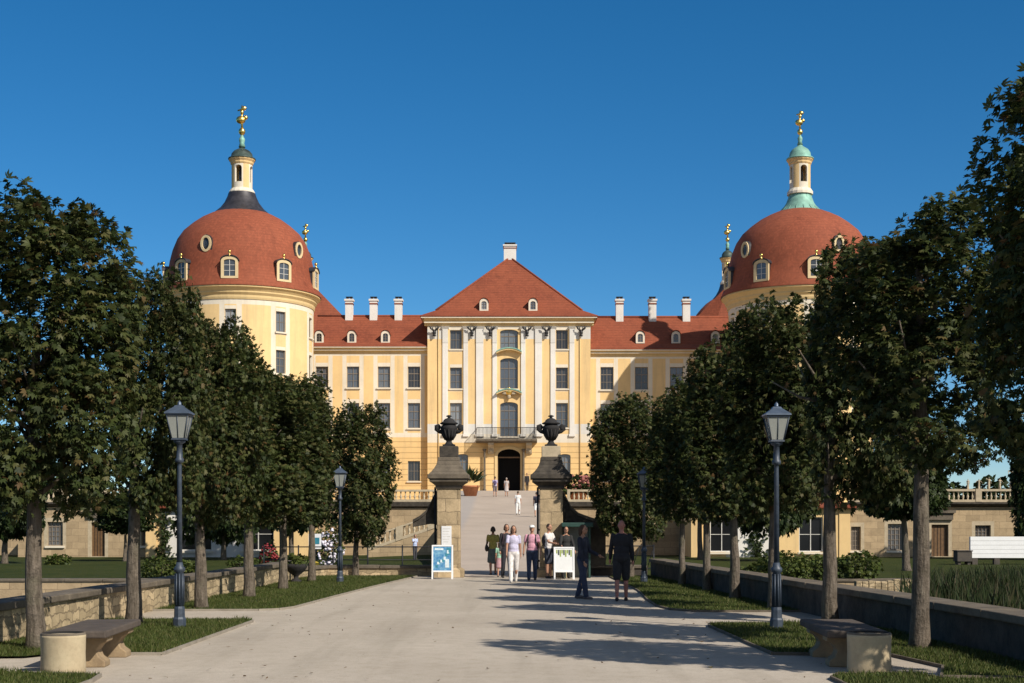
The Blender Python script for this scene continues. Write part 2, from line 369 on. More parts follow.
# ---- dormer meshes (front faces -y, base at z=0)
def arch_poly(w,h,rise,k=10):
    return [(-w/2,0),(w/2,0)]+[(w/2*math.cos(PI*i/k),h-rise+rise*math.sin(PI*i/k)) for i in range(k+1)]
def dormer_mesh(w,h,depth,roofm,ball=False,curtain=False):
    mb=MB()
    iw=w*(.66 if ball else .58); ih=h*(.76 if ball else .68); ib=h*.10; rise=iw*(.16 if ball else .34)
    # surround of blocks round the opening
    mb.box(-w/2,-iw/2,-.06,.12,0,ib+ih-rise,0); mb.box(iw/2,w/2,-.06,.12,0,ib+ih-rise,0); mb.box(-iw/2,iw/2,-.06,.12,0,ib,0)
    k=10; top=[( w/2*math.cos(PI*i/k), ib+ih-rise+(h-ib-ih+rise)*math.sin(PI*i/k)) for i in range(k+1)]
    inn=[( iw/2*math.cos(PI*i/k), ib+ih-rise+rise*math.sin(PI*i/k)) for i in range(k+1)]
    for i in range(k): mb.prism([inn[i],top[i],top[i+1],inn[i+1]][::-1],-.06,.12,0)
    # cheeks and roof
    c=[(x*1.0,z) for x,z in arch_poly(w*.94,h*.985,h-ib-ih+rise-.02)]
    n=len(c); mb.add([(x,.12,z) for x,z in c]+[(x,depth,z) for x,z in c],[[i,(i+1)%n,(i+1)%n+n,i+n] for i in range(n)],1)
    ro=[(x*1.08,z+.05) for x,z in top]
    for a,b in zip(ro,ro[1:]): mb.add([(a[0],-.16,a[1]),(b[0],-.16,b[1]),(b[0],depth,b[1]),(a[0],depth,a[1]),(a[0],-.16,a[1]+.08),(b[0],-.16,b[1]+.08),(b[0],depth,b[1]+.08),(a[0],depth,a[1]+.08)],[[0,1,5,4],[4,5,6,7],[0,3,2,1]],1)
    if ball:
        mb.lathe(0,0,[(.16,h+.02),(.10,h+.2),(.05,h+.25),(.17,h+.4),(.17,h+.5),(.02,h+.66)],10,2)
    me=mb.mesh('dormer',[M['cream_warm'] if ball else M['cream'],roofm,M['gold']])
    pane=MB(); pane.prism(arch_poly(iw+.04,ih+.02,rise),.06,.09,0)
    pane.v=[(a,b,c+ib) for a,b,c in pane.v]
    pane.box(-.025,.025,.0,.058,ib,ib+ih-.02,1)
    for q in (.33,.66): pane.box(-iw/2,iw/2,.015,.058,ib+ih*q-.02,ib+ih*q+.02,1)
    return me,pane.mesh('pane',[M['glass'],M['frame_white'] if curtain else M['frame_dark']])
DM=dormer_mesh(1.0,1.38,1.7,M['roof']); DT=dormer_mesh(1.7,2.2,2.2,M['slate'],True,True)
# ---- chimneys
def chimney(parent,x,y,z0,z1,w):
    mb=MB(); h=z1-z0
    mb.box(x-w/2,x+w/2,y-w/2,y+w/2,z0-1.2,z1-h*.28,0)
    mb.box(x-w/2-.05,x+w/2+.05,y-w/2-.05,y+w/2+.05,z1-h*.28,z1-h*.22,1)
    mb.box(x-w/2,x+w/2,y-w/2,y+w/2,z1-h*.22,z1-h*.10,0)
    mb.box(x-w/2-.1,x+w/2+.1,y-w/2-.1,y+w/2+.1,z1-h*.10,z1,0)
    for dx in (-.25,.25): mb.lathe(x+dx*w,y,[(.16*w,z1),(.16*w,z1+.22)],8,2)
    mb.box(x-w*.45,x+w*.45,y-w*.3,y+w*.3,z1+.2,z1+.3,2)
    return build(mb,'chimney',[M['white'],M['roof'],M['black']],parent)
# ---- wings
def wing(x0,x1,winx,dormx,chimx,ze,zr,rows,wh):
    Yw=YW; ops=[]; hw=wh/2
    for x in winx:
        for zt,zb in rows: ops.append((x-hw,x+hw,zb,zt))
    def mp(u,z,d): return (u,Yw+d,z)
    def matf(u,z):
        if z<hz(10.9): return 3
        if z<hz(11.35) or z>ze-.95: return 1
        for x in winx:
            a=abs(u-x)
            if hw+.04<a<hw+.50: return 1
            if a<hw:
                for zt,zb in rows:
                    if 0<z-zt<.42 or 0<zb-z<.32: return 1
                return 0
        return 0
    uc=[]; zc=[hz(10.9),hz(11.35),ze-.95]
    for x in winx: uc+=[x-hw-.04,x-hw-.5,x+hw+.04,x+hw+.5]
    for zt,zb in rows: zc+=[zt+.42,zb-.32]
    mb=MB(); facade(mb,x0,x1,3.0,ze,ops,mp,matf,.28,uc,zc)
    w=build(mb,'castle_wing',[M['yellow'],M['cream'],M['cream'],M['yellow_rust']],castle)
    cb=MB(); cornice(cb,x0-.02,x1+.02,Yw,[(.06,ze-.72),(.10,ze-.62),(.10,ze-.5),(.30,ze-.35),(.42,ze-.12),(.50,ze-.10),(.55,ze)])
    cb.box(x0,x1,Yw-.36,Yw-.28,ze-.40,ze-.28,1); cb.box(x0,x1,Yw-.60,Yw-.50,ze-.10,ze-.005,1)
    build(cb,'cornice',[M['mould'],M['cream']],w)
    rb=MB(); yr=Yw+4.6
    rb.prismx([(Yw-.62,ze+.004),(Yw-.62,ze+.10),(Yw+.6,ze+.75),(yr,zr),(Yw+9.2,ze+.1),(Yw+9.2,ze+.004)][::-1],x0,x1,0)
    rb.tube([(x0,yr,zr),(x1,yr,zr)],.14,6,0)
    build(rb,'roof',[M['roof']],w)
    for x in winx:
        for zt,zb in rows: put('window',window_mesh(wh,zt-zb,0,2,3 if zt-zb>2.3 else 2),w,(x,Yw+.27,zb))
    slope=(zr-ze-.75)/4.0
    for x in dormx:
        zb=Z(343.5,YW+1.2); yb=Yw+.6+(zb-ze-.75)/slope
        d=put('dormer',DM[0],w,(x,yb-.1,zb-.05)); link('pane',DM[1],d,(0,0,0))
    for x in chimx: chimney(w,x,yr-.25,Z(318,YW+4),Z(299,YW+4),.86)
    return w
rows=[(Z(366.5,YW),Z(387.5,YW)),(Z(403,YW),Z(428,YW)),(Z(461,YW),Z(481,YW))]
lw=wing(X(312,YW),X(428,YW),[X(p,YW) for p in (322,353,384,414)],[X(p,YW+1) for p in (320,352.5,386)],[X(p,YW+3.5) for p in (348.5,373,398)],hz(20.2),hz(24.05),rows,1.38)
rows2=[(Z(367,YW),Z(389.5,YW)),(Z(404,YW),Z(430,YW)),(Z(461,YW),Z(481,YW))]
rw=wing(X(590,YW),X(737,YW),[X(p,YW) for p in (607,641.5,676.5,711)],[X(p,YW+1) for p in (640,675.5,715)],[X(p,YW+3.5) for p in (620,653,687)],hz(19.9),hz(23.95),rows2,1.46)
# ---- central pavilion
px0,px1=X(427.5,YP),X(590.5,YP); ZC=Z(326,YP); ZE=Z(317.5,YP); xc=X(509,YP)
cols=[X(456,YP),X(562,YP)]; hw=.67; chw=1.0
prow=[(Z(330,YP),Z(349,YP)),(Z(367.5,YP),Z(388.5,YP)),(Z(403,YP),Z(427.5,YP))]
crow=[(Z(329.5,YP),Z(349,YP),.28),(Z(358,YP),Z(388.5,YP),.35),(Z(402,YP),Z(436.5,YP),.35)]
ops=[(c-hw,c+hw,zb,zt) for c in cols for zt,zb in prow]+[(xc-chw,xc+chw,zb,zt,ar) for zt,zb,ar in crow]
zg=[(Z(454,YP),Z(478,YP))]
GW=[X(463.5,YP)-.1,X(565,YP)]
for g in GW: ops.append((g-.62,g+.62,zg[0][1],zg[0][0],.22))
portal=(xc-1.28,xc+1.28,5.2,Z(449,YP),.75); ops.append(portal)
bands=[(X(a,YP),X(b,YP)) for a,b in ((442.5,448),(463.5,468),(476,483.5),(492.5,497),(521,525.5),(535,542),(550.5,555.5),(569.5,574.5))]
def mpP(u,z,d): return (u,YP+d,z)
def matP(u,z):
    if z<hz(10.3): return 3
    if z<Z(434,YP): return 1
    if z>ZC-.35: return 1
    for a,b in bands:
        if a<u<b: return 4 if z>Z(343,YP) else 2
    if z>Z(339,YP) and not any(abs(u-c)<1.15 for c in cols) and abs(u-xc)>1.5: return 4
    for c in cols:
        if abs(u-c)<hw:
            for zt,zb in prow:
                if 0<z-zt<.35 or 0<zb-z<.32: return 1
    if z<Z(424,YP) and abs(u-xc)>1.6 and not any(abs(u-c)<.9 for c in cols): return 4
    return 0
uc=[b for ab in bands for b in ab]+[c+s for c in cols for s in (-1.15,1.15,-.9,.9)]+[xc+s for s in (-1.5,1.5,-1.6,1.6)]
zc=[hz(10.3),Z(434,YP),ZC-.35,Z(343,YP),Z(339,YP),Z(424,YP)]+[zt+.35 for zt,zb in prow]+[zb-.32 for zt,zb in prow]
mb=MB(); facade(mb,px0,px1,3.0,ZE,ops,mpP,matP,.35,uc,zc)
for xx,s in ((px0,1),(px1,-1)):
    q=[(xx,YP,3.0),(xx,YP+14,3.0),(xx,YP+14,ZE),(xx,YP,ZE)]
    mb.add(q if s<0 else q[::-1],[[0,1,2,3]],0)
pav=build(mb,'central_pavilion',[M['yellow'],M['cream'],M['white'],M['yellow_rust'],M['grey_cap']],castle)
for c in cols:
    for zt,zb in prow: put('window',window_mesh(1.34,zt-zb,0,2,3 if zt-zb>2.3 else 2),pav,(c,YP+.33,zb))
for zt,zb,ar in crow[:2]: put('window',window_mesh(2.0,zt-zb,ar,2,3),pav,(xc,YP+.33,zb))
bd=put('balcony_door',window_mesh(2.0,crow[2][0]-crow[2][1],.35,2,4),pav,(xc,YP+.33,crow[2][1]))
for g in GW: put('window',window_mesh(1.24,zg[0][0]-zg[0][1],.2,2,3),pav,(g,YP+.33,zg[0][1]))
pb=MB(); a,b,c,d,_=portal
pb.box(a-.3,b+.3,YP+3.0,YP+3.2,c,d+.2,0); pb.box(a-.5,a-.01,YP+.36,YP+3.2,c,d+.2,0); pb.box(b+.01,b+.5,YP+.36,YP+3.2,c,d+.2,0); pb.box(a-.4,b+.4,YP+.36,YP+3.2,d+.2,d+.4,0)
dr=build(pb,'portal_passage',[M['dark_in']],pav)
pb=MB(); pb.box(a,a+.05,YP+.35,YP+1.4,c,d-.8,0); pb.box(b-.05,b,YP+.35,YP+1.4,c,d-.8,0); pb.box(a,b,YP+.42,YP+.5,d-1.0,d-.85,0)
build(pb,'door_leaf',[M['wood_door']],pav)
# arch surround of the portal, columns and downpipes
pb=MB(); k=14
for i in range(k):
    t0=PI*i/k; t1=PI*(i+1)/k
    P0=lambda t,e:(xc+(1.28+e)*math.cos(t), d-.75+(.75+e)*math.sin(t))
    pb.prism([P0(t0,0),P0(t0,.32),P0(t1,.32),P0(t1,0)][::-1],YP-.10,YP-.003,0)
pb.box(a-.32,a,YP-.10,YP-.003,5.2,d-.75,0); pb.box(b,b+.32,YP-.10,YP-.003,5.2,d-.75,0)
build(pb,'portal_surround',[M['mould']],pav)
for px in (484.5,523.5):
    x=X(px,YP-.3); pb=MB(); pb.lathe(x,YP-.35,[(.20,5.2),(.20,5.8),(.14,5.9),(.12,Z(452,YP)),(.22,Z(450,YP)),(.22,Z(449,YP))],12,0)
    build(pb,'portal_column',[M['coping']],pav)
# balcony
zb=Z(440,YP-1); bx0,bx1=X(476,YP-1),X(537,YP-1)
pb=MB(); pb.prismx([(YP-1.45,zb-.22),(YP-1.55,zb-.1),(YP-1.55,zb+.1),(YP-.003,zb+.1),(YP-.003,zb-.3),(YP-1.2,zb-.3)],bx0,bx1,0)
bal=build(pb,'balcony',[M['coping']],pav)
for px in (491,529):
    x=X(px,YP); pb=MB(); pb.prismx([(YP-1.15,zb-.3),(YP-.003,zb-.3),(YP-.003,zb-1.55),(YP-.25,zb-1.45),(YP-.45,zb-.95),(YP-.85,zb-.7),(YP-1.15,zb-.55)],x-.32,x+.32,0)
    for dz,r in ((.5,.26),(1.1,.17)): pb.lathe(x,YP-.75 if dz<1 else YP-.4,[(r,zb-dz-.2),(r*1.15,zb-dz),(r*.7,zb-dz+.2)],10,0)
    build(pb,'console',[M['pale_stone']],bal)
pb=MB(); r0=zb+.1; r1=Z(427.5,YP-1)
pb.box(bx0+.1,bx1-.1,YP-1.48,YP-1.42,r1-.06,r1,0); pb.box(bx0+.1,bx1-.1,YP-1.47,YP-1.43,r0+.08,r0+.12,0)
n=44
for i in range(n+1):
    x=bx0+.12+(bx1-bx0-.24)*i/n; pb.box(x-.022,x+.022,YP-1.465,YP-1.435,r0,r1-.06,0)
for x in (bx0+.1,bx1-.1):
    pb.box(x-.03,x+.03,YP-1.42,YP-.003,r1-.06,r1,0)
    for i in range(9): pb.box(x-.014,x+.014,YP-1.3+i*.15,YP-1.27+i*.15,r0,r1-.06,0)
build(pb,'railing',[M['iron']],bal)
# window hoods with green sheet tops and carved ornament
for zt,orn in ((Z(352,YP),False),(Z(393,YP),True)):
    pb=MB(); w=1.42; k=14; pts=[(-w+2*w*i/k, .18+.42*math.cos((-1+2*i/k)*PI/2)**.8 if abs(-1+2*i/k)<1 else .18) for i in range(k+1)]
    poly=[(xc+x,zt-.25+z) for x,z in pts]
    low=[(xc+x,zt-.25+z-.16) for x,z in pts]
    for i in range(k): pb.prism([low[i],low[i+1],poly[i+1],poly[i]],YP-.55,YP-.003,0)
    for i in range(k): pb.prism([poly[i],poly[i+1],(poly[i+1][0],poly[i+1][1]+.13),(poly[i][0],poly[i][1]+.13)],YP-.62,YP-.004,1)
    h=build(pb,'window_hood',[M['mould'],M['copper']],pav)
    if orn:
        pb=MB(); pb.ell((xc,YP-.35,zt+.12),.42,.22,.40,12,0); pb.ell((xc-.45,YP-.3,zt-.05),.4,.16,.2,10,1); pb.ell((xc+.45,YP-.3,zt-.05),.4,.16,.2,10,1); pb.ell((xc,YP-.3,zt-.42),.22,.18,.3,10,1); pb.ell((xc,YP-.38,zt+.5),.2,.15,.12,8,0)
        build(pb,'carved_crest',[M['gold'],M['pale_stone']],h)
# antler trophies on the capitals
def antler_mesh():
    mb=MB()
    mb.ell((0,-.16,-.22),.20,.16,.34,10,0); mb.ell((0,-.18,-.5),.13,.14,.2,8,0)
    for s in (-1,1):
        mb.tube([(s*.05,-.12,-.05),(s*.2,-.22,.12),(s*.40,-.3,.22),(s*.56,-.32,.46)],[.12,.12,.10,.04],6,0)
        mb.tube([(s*.2,-.22,.12),(s*.17,-.32,.42)],[.09,.03],6,0); mb.tube([(s*.38,-.3,.2),(s*.35,-.36,.5)],[.08,.03],6,0)
    mb.box(-.2,.2,-.06,-.003,-.62,-.5,0)
    return mb.mesh('antler_trophy',[M['black']])
AM=antler_mesh()
for a_,b_ in bands:
    pb=MB(); pb.box(a_+.004,b_-.004,YP-.13,YP-.003,Z(434,YP)+.01,Z(343,YP)-.01,0); pb.box(a_-.06,b_+.06,YP-.20,YP-.003,Z(436.5,YP),Z(434,YP)-.0,0)
    pl=build(pb,'pilaster',[M['white']],pav)
    pb=MB(); pb.box(a_+.004,b_-.004,YP-.16,YP-.003,Z(343,YP)+.003,Z(329,YP),0); pb.prismx([(YP-.17,Z(329,YP)+.002),(YP-.34,Z(326.5,YP)),(YP-.003,Z(326.5,YP)),(YP-.003,Z(329,YP)+.002)][::-1],a_-.10,b_+.10,0)
    build(pb,'capital',[M['grey_cap']],pl)
for px in (434.5,472,490.5,527,546.5,581): put('antler_trophy',AM,pav,(X(px,YP),YP-.17,Z(331,YP)))
for px in (438.5,580):
    pb=MB(); x=X(px,YP); pb.tube([(x,YP-.09,5.5),(x,YP-.09,ZC-.3)],.05,6,0); build(pb,'downpipe',[M['mould']],pav)
cb=MB(); cornice(cb,px0-.35,px1+.35,YP,[(.05,ZC),(.12,ZC+.1),(.12,ZC+.22),(.34,ZC+.4),(.34,ZC+.5),(.55,ZC+.7),(.62,ZC+.74),(.68,ZE)])
for s,xx in ((-1,px0),(1,px1)):
    o=[(.05,ZC),(.12,ZC+.1),(.12,ZC+.22),(.34,ZC+.4),(.34,ZC+.5),(.55,ZC+.7),(.62,ZC+.74),(.66,ZE)]
    poly=[(xx-s*.05,ZC)]+[(xx+s*q,z) for q,z in o]+[(xx-s*.05,ZE-.003)]
    cb.prism(poly if s>0 else poly[::-1],YP+.06,YP+6,0)
cb.box(px0-.36,px1+.36,YP-.40,YP-.30,ZC+.30,ZC+.42,1); cb.box(px0-.70,px1+.70,YP-.74,YP-.64,ZE-.14,ZE-.01,1)
build(cb,'cornice',[M['mould'],M['cream']],pav)
rb=MB(); e=.80; ya=YP+8.2; za=Z(257.5,ya); xa=X(510,ya)
A=[(px0-e,YP-e,ZE+.004),(px1+e,YP-e,ZE+.004),(px1+e,YP+18,ZE+.004),(px0-e,YP+18,ZE+.004)]
B=[(p[0],p[1],ZE+.12) for p in A]; i_=.9
K=[(px0+i_,YP+i_,ZE+.95),(px1-i_,YP+i_,ZE+.95),(px1-i_,YP+18,ZE+.95),(px0+i_,YP+18,ZE+.95)]
rb.add(A+B+K+[(xa,ya,za),(xa,YP+18,za)],[[0,3,2,1],[0,1,5,4],[1,2,6,5],[3,0,4,7],[4,5,9,8],[5,6,10,9],[7,4,8,11],[8,9,12],[9,10,13,12],[11,8,12,13]],0)
for a,b in (((px0+i_,YP+i_,ZE+.95),(xa,ya,za)),((px1-i_,YP+i_,ZE+.95),(xa,ya,za))): rb.tube([a,b],.13,6,0)
build(rb,'roof',[M['roof']],pav)
sl=(za-ZE-.95)/(ya-YP-i_)
for px in (484,533):
    zz=Z(312,YP+2); yy=YP+i_+(zz-ZE-.95)/sl; d=put('dormer',DM[0],pav,(X(px,yy),yy-.1,zz-.05)); link('pane',DM[1],d,(0,0,0))
chimney(pav,xa,ya+.4,Z(259,ya),Z(245,ya),1.45)
# ---- round towers
def tower(px,Yt,a0,capmat,collar,s=1.0,full=True,zoff=0.0,name='round_tower'):
    cx=X(px,Yt); R=7.45*s; cols=[a0+math.radians(40)*k for k in range(9)]
    zt=24.5+zoff
    rows=[(23.4+zoff,21.35+zoff),(19.5+zoff,17.15+zoff),(14.6,12.2),(8.6,6.6)]
    hwa=.56/R
    def mp(u,z,d): return (cx+(R-d)*math.sin(u),Yt-(R-d)*math.cos(u),z)
    def matf(u,z):
        if z>zt-.62: return 1
        if z<10.9: return 3
        if z<11.35: return 1
        for c in cols:
            a=abs((u-c+PI)%(2*PI)-PI)*R
            if .6<a<1.12: return 1
            if a<.56:
                for t_,b_ in rows:
                    if 0<z-t_<.34 or 0<b_-z<.3: return 1
                return 0
        return 0
    ops=[(c-hwa,c+hwa,b_,t_) for c in cols for t_,b_ in rows] if full else []
    uc=[c+k/R for c in cols for k in (-1.12,-.6,.6,1.12)]; zc=[zt-.62,10.9,11.35]+[t_+.34 for t_,b_ in rows]+[b_-.3 for t_,b_ in rows]
    lo=a0-math.radians(20)
    uc=[lo+((u-lo)%(2*PI)) for u in uc]; ops2=[(lo+((a-lo)%(2*PI)),lo+((a-lo)%(2*PI))+2*hwa,c,d) for a,b,c,d in ops]
    mb=MB(); facade(mb,lo,lo+2*PI,3.0,zt+.1,ops2,mp,matf,.3,uc,zc,math.radians(5))
    tw=build(mb,name,[M['yellow'],M['cream'],M['cream'],M['yellow_rust']],castle)
    cb=MB(); cb.lathe(cx,Yt,[(R-.1,zt-.1),(R+.08,zt-.1),(R+.14,zt+.1),(R+.14,zt+.3),(R+.34,zt+.55),(R+.34,zt+.68),(R+.6,zt+1.0),(R+.72,zt+1.05),(R+.72,zt+1.2),(R-.2,zt+1.2)],72,0,False,False)
    build(cb,'cornice',[M['mould']],tw)
    z0=zt+1.21; prof=[(R+.80,z0),(R+.80,z0+.12),(7.74,27.0),(7.58,28.0),(7.38,29.2),(7.1,30.3),(6.66,31.4),(6.05,32.3),(5.15,33.1),(4.25,33.75),(3.4,34.2),(2.6,34.55),(1.9,34.75)]
    prof=[(r if i<2 else r*s, z if i<2 else z+zoff) for i,(r,z) in enumerate(prof)]
    db=MB(); db.lathe(cx,Yt,prof,72,0,True,False); dm=build(db,'dome',[M['dome']],tw)
    if full:
        for k,c in enumerate(cols):
            if math.cos(c)<-.35: continue
            for t_,b_ in rows:
                p=mp(c,b_,.29); put('window',window_mesh(1.12,t_-b_,0,2,3 if t_-b_>2.1 else 2),tw,p,c)
            p=mp(c,0,-.05); d=put('dormer',DT[0],tw,(cx+8.0*math.sin(c),Yt-8.0*math.cos(c),26.35+zoff),c); link('pane',DT[1],d,(0,0,0))
            if k not in ((8,1,3,6) if px<512 else (7,0,2,5)): continue
            c2=c+math.radians(20)
            ob=MB(); k2=20
            for i in range(k2):
                t0=2*PI*i/k2; t1=2*PI*(i+1)/k2; E=lambda t,a,b:(a*math.cos(t),b*math.sin(t)+1.0)
                ob.prism([E(t0,.38,.60),E(t0,.60,.84),E(t1,.60,.84),E(t1,.38,.60)][::-1],-.1,.5,0)
            ob.prism([(.45*math.cos(2*PI*i/k2),.70*math.sin(2*PI*i/k2)+1.0) for i in range(k2)],.02,.5,1)
            ob.prism([(.66*math.cos(PI*i/10),.92*math.sin(PI*i/10)+1.0) for i in range(11)]+[(-.66,.3),(.66,.3)],.02,1.2,2)
            put('oval_dormer',ob.mesh('oval_dormer',[M['cream_warm'],M['glass'],M['slate']]),tw,(cx+7.34*math.sin(c2),Yt-7.34*math.cos(c2),29.0+zoff),c2)
    # lantern
    zz=34.42+zoff; lb=MB(); sc_=s; s=s*(.80 if capmat=='copper' else 1.0)
    lb.lathe(cx,Yt,[(3.15*s,zz-.12),(2.95*s,zz),(2.3*s,zz+.55),(1.8*s,zz+1.2),(1.5*s,zz+1.85),(1.4*s,zz+2.2)],24,0,True,False)
    if capmat=='copper':
        for i in range(16): a=2*PI*i/16; lb.tube([(cx+2.93*s*math.cos(a),Yt+2.93*s*math.sin(a),zz+.05),(cx+1.76*s*math.cos(a),Yt+1.76*s*math.sin(a),zz+1.03),(cx+1.36*s*math.cos(a),Yt+1.36*s*math.sin(a),zz+2.1)],.05,5,0)
    build(lb,'dome_collar',[M[collar]],tw); s=sc_
    L0=zz+2.05; L1=zz+5.2; r=1.08*s
    mp2=lambda u,z,d:(cx+(r*1.0-d)*math.sin(u),Yt-(r-d)*math.cos(u),z)
    lb=MB(); st=math.radians(90); ph=math.radians(-10 if px<512 else 12)
    lb.lathe(cx,Yt,[(r+.28,L0),(r+.28,L0+.25),(r+.12,L0+.5),(r+.05,L0+.6)],16,1,False)
    o=[(ph+st*k-.34,ph+st*k+.34,L0+1.2,L0+2.95,.3) for k in range(4)]
    facade(lb,ph-st/2,ph+2*PI-st/2,L0+.5,L1,o,mp2,lambda u,z:1 if abs((u-ph+st/2)%st-st/2)<.48 else 0,.2,[ph+st*k+q for k in range(4) for q in (-.48,.48)],(),.2)
    lb.lathe(cx,Yt,[(r+.02,L1-.05),(r+.12,L1+.1),(r+.14,L1+.25),(r+.30,L1+.45),(r+.30,L1+.55)],16,0,False)
    ln=build(lb,'lantern',[M['yellow'],M['cream']],tw)
    gb=MB(); gb.lathe(cx,Yt,[(.35,L0+.7),(.3,L0+2.0),(.3,L1)],8,0); build(gb,'bell_core',[M['glass']],ln)
    kb=MB(); q=L1+.55
    hk=.8 if capmat=='slate' else .95
    kb.lathe(cx,Yt,[(r+.36,q),(r+.34,q+.12),(1.15*s,q+.3*hk),(1.08*s,q+.75*hk),(.85*s,q+1.1*hk),(.5*s,q+1.35*hk),(.28*s,q+1.5*hk),(.22*s,q+1.7*hk)],20,0)
    build(kb,'lantern_cap',[M['copper' if capmat=='copper' else 'copper_dark']],ln)
    fb=MB(); q+=1.65*hk; fk=1.22 if (capmat=='slate' and full) else 1.0; q_=q
    fb.lathe(cx,Yt,[(.30,q),(.2,q+.35),(.26,q+.55),(.26,q+.7),(.12,q+.95),(.10,q+1.2)],12,1)
    fb.ell((cx,Yt,q+1.35),.3,.26,.32,12,0); fb.tube([(cx,Yt,q+1.0),(cx,Yt,q+3.6)],[.12,.05],8,0); fb.ell((cx-.1,Yt,q+2.35),.42,.3,.34,12,0); fb.ell((cx+.3,Yt,q+2.55),.22,.16,.2,8,0)
    fb.ell((cx,Yt,q+3.0),.17,.17,.22,10,0); fb.ell((cx+.14,Yt,q+3.35),.24,.12,.2,10,0); fb.tube([(cx-.38,Yt,q+3.15),(cx+.38,Yt,q+3.4)],[.06,.09],6,0)
    fb.v=[(cx+(a-cx)*fk,Yt+(b-Yt)*fk,q_+(c-q_)*fk) for a,b,c in fb.v]
    build(fb,'gilded_finial',[M['gold'],M['copper']],ln)
    return tw
tower(242,149.3,math.radians(2),'slate','slate')
tower(800,149.3,math.radians(0),'copper','copper')
def back_tower(px,Yt,name):
    return tower(px,Yt,0.2,'slate','slate',.72,False,-.8,name)
back_tower(305.5,200,'round_tower'); back_tower(727.5,200,'round_tower')
# inner roofs between the towers
for (a,b) in ((314,344),(697,728)):
    rb=MB(); yr=YW+12; xa,xb=X(a,yr),X(b,yr); zt=Z(286 if a<400 else 285,yr)
    hi,lo=(xa,xb) if a<400 else (xb,xa)
    rb.add([(hi,YW+9.1,20.2),(lo,YW+9.1,20.2),(lo,YW+30,20.2),(hi,YW+30,20.2),(hi,yr,zt),(hi,YW+25,zt),(lo,yr,Z(317,yr)),(lo,YW+25,Z(317,yr))],[[0,1,6,4],[1,2,7,6],[2,3,5,7],[4,6,7,5],[3,0,4,5]] if a<400 else [[1,0,4,6],[2,1,6,7],[3,2,7,5],[6,4,5,7],[0,3,5,4]],0)
    build(rb,'rear_roof',[M['roof']],castle)
mb=MB(); mb.box(X(316,YW),X(732,YW),YW+9.02,YW+40,3.0,20.2,0)
build(mb,'rear_block',[M['yellow']],castle)
# ================================================================== GROUND, WATER, PATHS
def sheet(poly,z,name,mat):
    mb=MB(); mb.add([(x,y,z) for x,y in poly],[list(range(len(poly)))],0); return struct(mb,name,mat)
# far terrain: one sheet with a lake basin
mb=MB(); R_=[0,100,150,185,195,210,260,400,900,2500]; hz=[-3.2,-3.2,-3.2,-2.2,-1.0,-.6,0,.6,2,4]; n=48
vs=[(0,100,-3.2)]; fs=[]
for r,h in zip(R_[1:],hz[1:]):
    for i in range(n): a=2*PI*i/n; vs.append((r*math.cos(a)*1.1,100+r*math.sin(a),h))
for i in range(n): fs.append([0,1+i,1+(i+1)%n])
for j in range(len(R_)-2):
    for i in range(n): fs.append([1+j*n+i,1+(j+1)*n+i,1+(j+1)*n+(i+1)%n,1+j*n+(i+1)%n])
mb.add(vs,fs,0,True); struct(mb,'terrain',M['terrain'])
mb=MB(); mb.add([(230*math.cos(2*PI*i/48),100+215*math.sin(2*PI*i/48),-1.4) for i in range(48)],[list(range(48))],0); struct(mb,'lake',M['water'])
# castle island
YI=60.0
mb=MB(); mb.box(-75,75,YI+.5,240,-3,-.6,0); struct(mb,'island_lawn',M['bank'])
# avenue causeway and its gravel
mb=MB(); mb.box(-7.2,6.3,-40,47.6,-3,-.02,0); mb.box(-7.2,4.9,47.6,61,-3,-.12,0); struct(mb,'causeway',M['terrain'])
sheet([(-7.2,-40),(6.3,-40),(6.3,47.6),(-7.2,47.6)],0.0,'gravel_path',M['gravel'])
# ramp up to the castle
RZ=[(46.2,.004),(55,.12),(70,.70),(88,1.60),(105,2.62),(121,4.15),(138,5.15),(159.8,5.66)]
def rampz(y):
    for (a,b),(c,d) in zip(RZ,RZ[1:]):
        if a<=y<=c: return b+(d-b)*(y-a)/(c-a)
    return RZ[-1][1] if y>50 else 0
RX0,RX1=-5.3,4.0
def rx0(y): return -2.62-max(0,min(y,105)-46)*.0455
def rx1(y): return 1.75+max(0,min(y,105)-46)*.038
mb=MB()
ys=[46.2]+[48+2*i for i in range(54)]+[159.8]
for a,b in zip(ys,ys[1:]):
    p,q,u,v=rx0(a),rx1(a),rx1(b),rx0(b)
    mb.quad((p,a,rampz(a)),(q,a,rampz(a)),(u,b,rampz(b)),(v,b,rampz(b)),0)
    mb.quad((v,b,-3),(p,a,-3),(p,a,rampz(a)),(v,b,rampz(b)),1); mb.quad((q,a,-3),(u,b,-3),(u,b,rampz(b)),(q,a,rampz(a)),1)
o=build(mb,'entrance_ramp',[M['ramp'],M['casemate']]); o['kind']='structure'
# grassy bank beside the ramp on the left and right
for s,x0,x1 in ((-1,RX0-.02,-15),(1,RX1+.02,13)):
    mb=MB(); pts=[(62,-.15),(75,-.12),(100,0)]
    x0=-3.2 if s<0 else 2.2
    for (a,za),(b,zb) in zip(pts,pts[1:]):
        q=[(x0,a,za),(x1,a,-.59),(x1,b,-.59),(x0,b,zb)]; mb.add(q if s>0 else q[::-1],[[0,1,2,3]],0)
    q=[(x0,60.6,-.6),(x1,60.6,-.6),(x1,62,-.59),(x0,62,-.15)]; mb.add(q if s>0 else q[::-1],[[0,1,2,3]],0)
    struct(mb,'grass_bank',M['bank'])
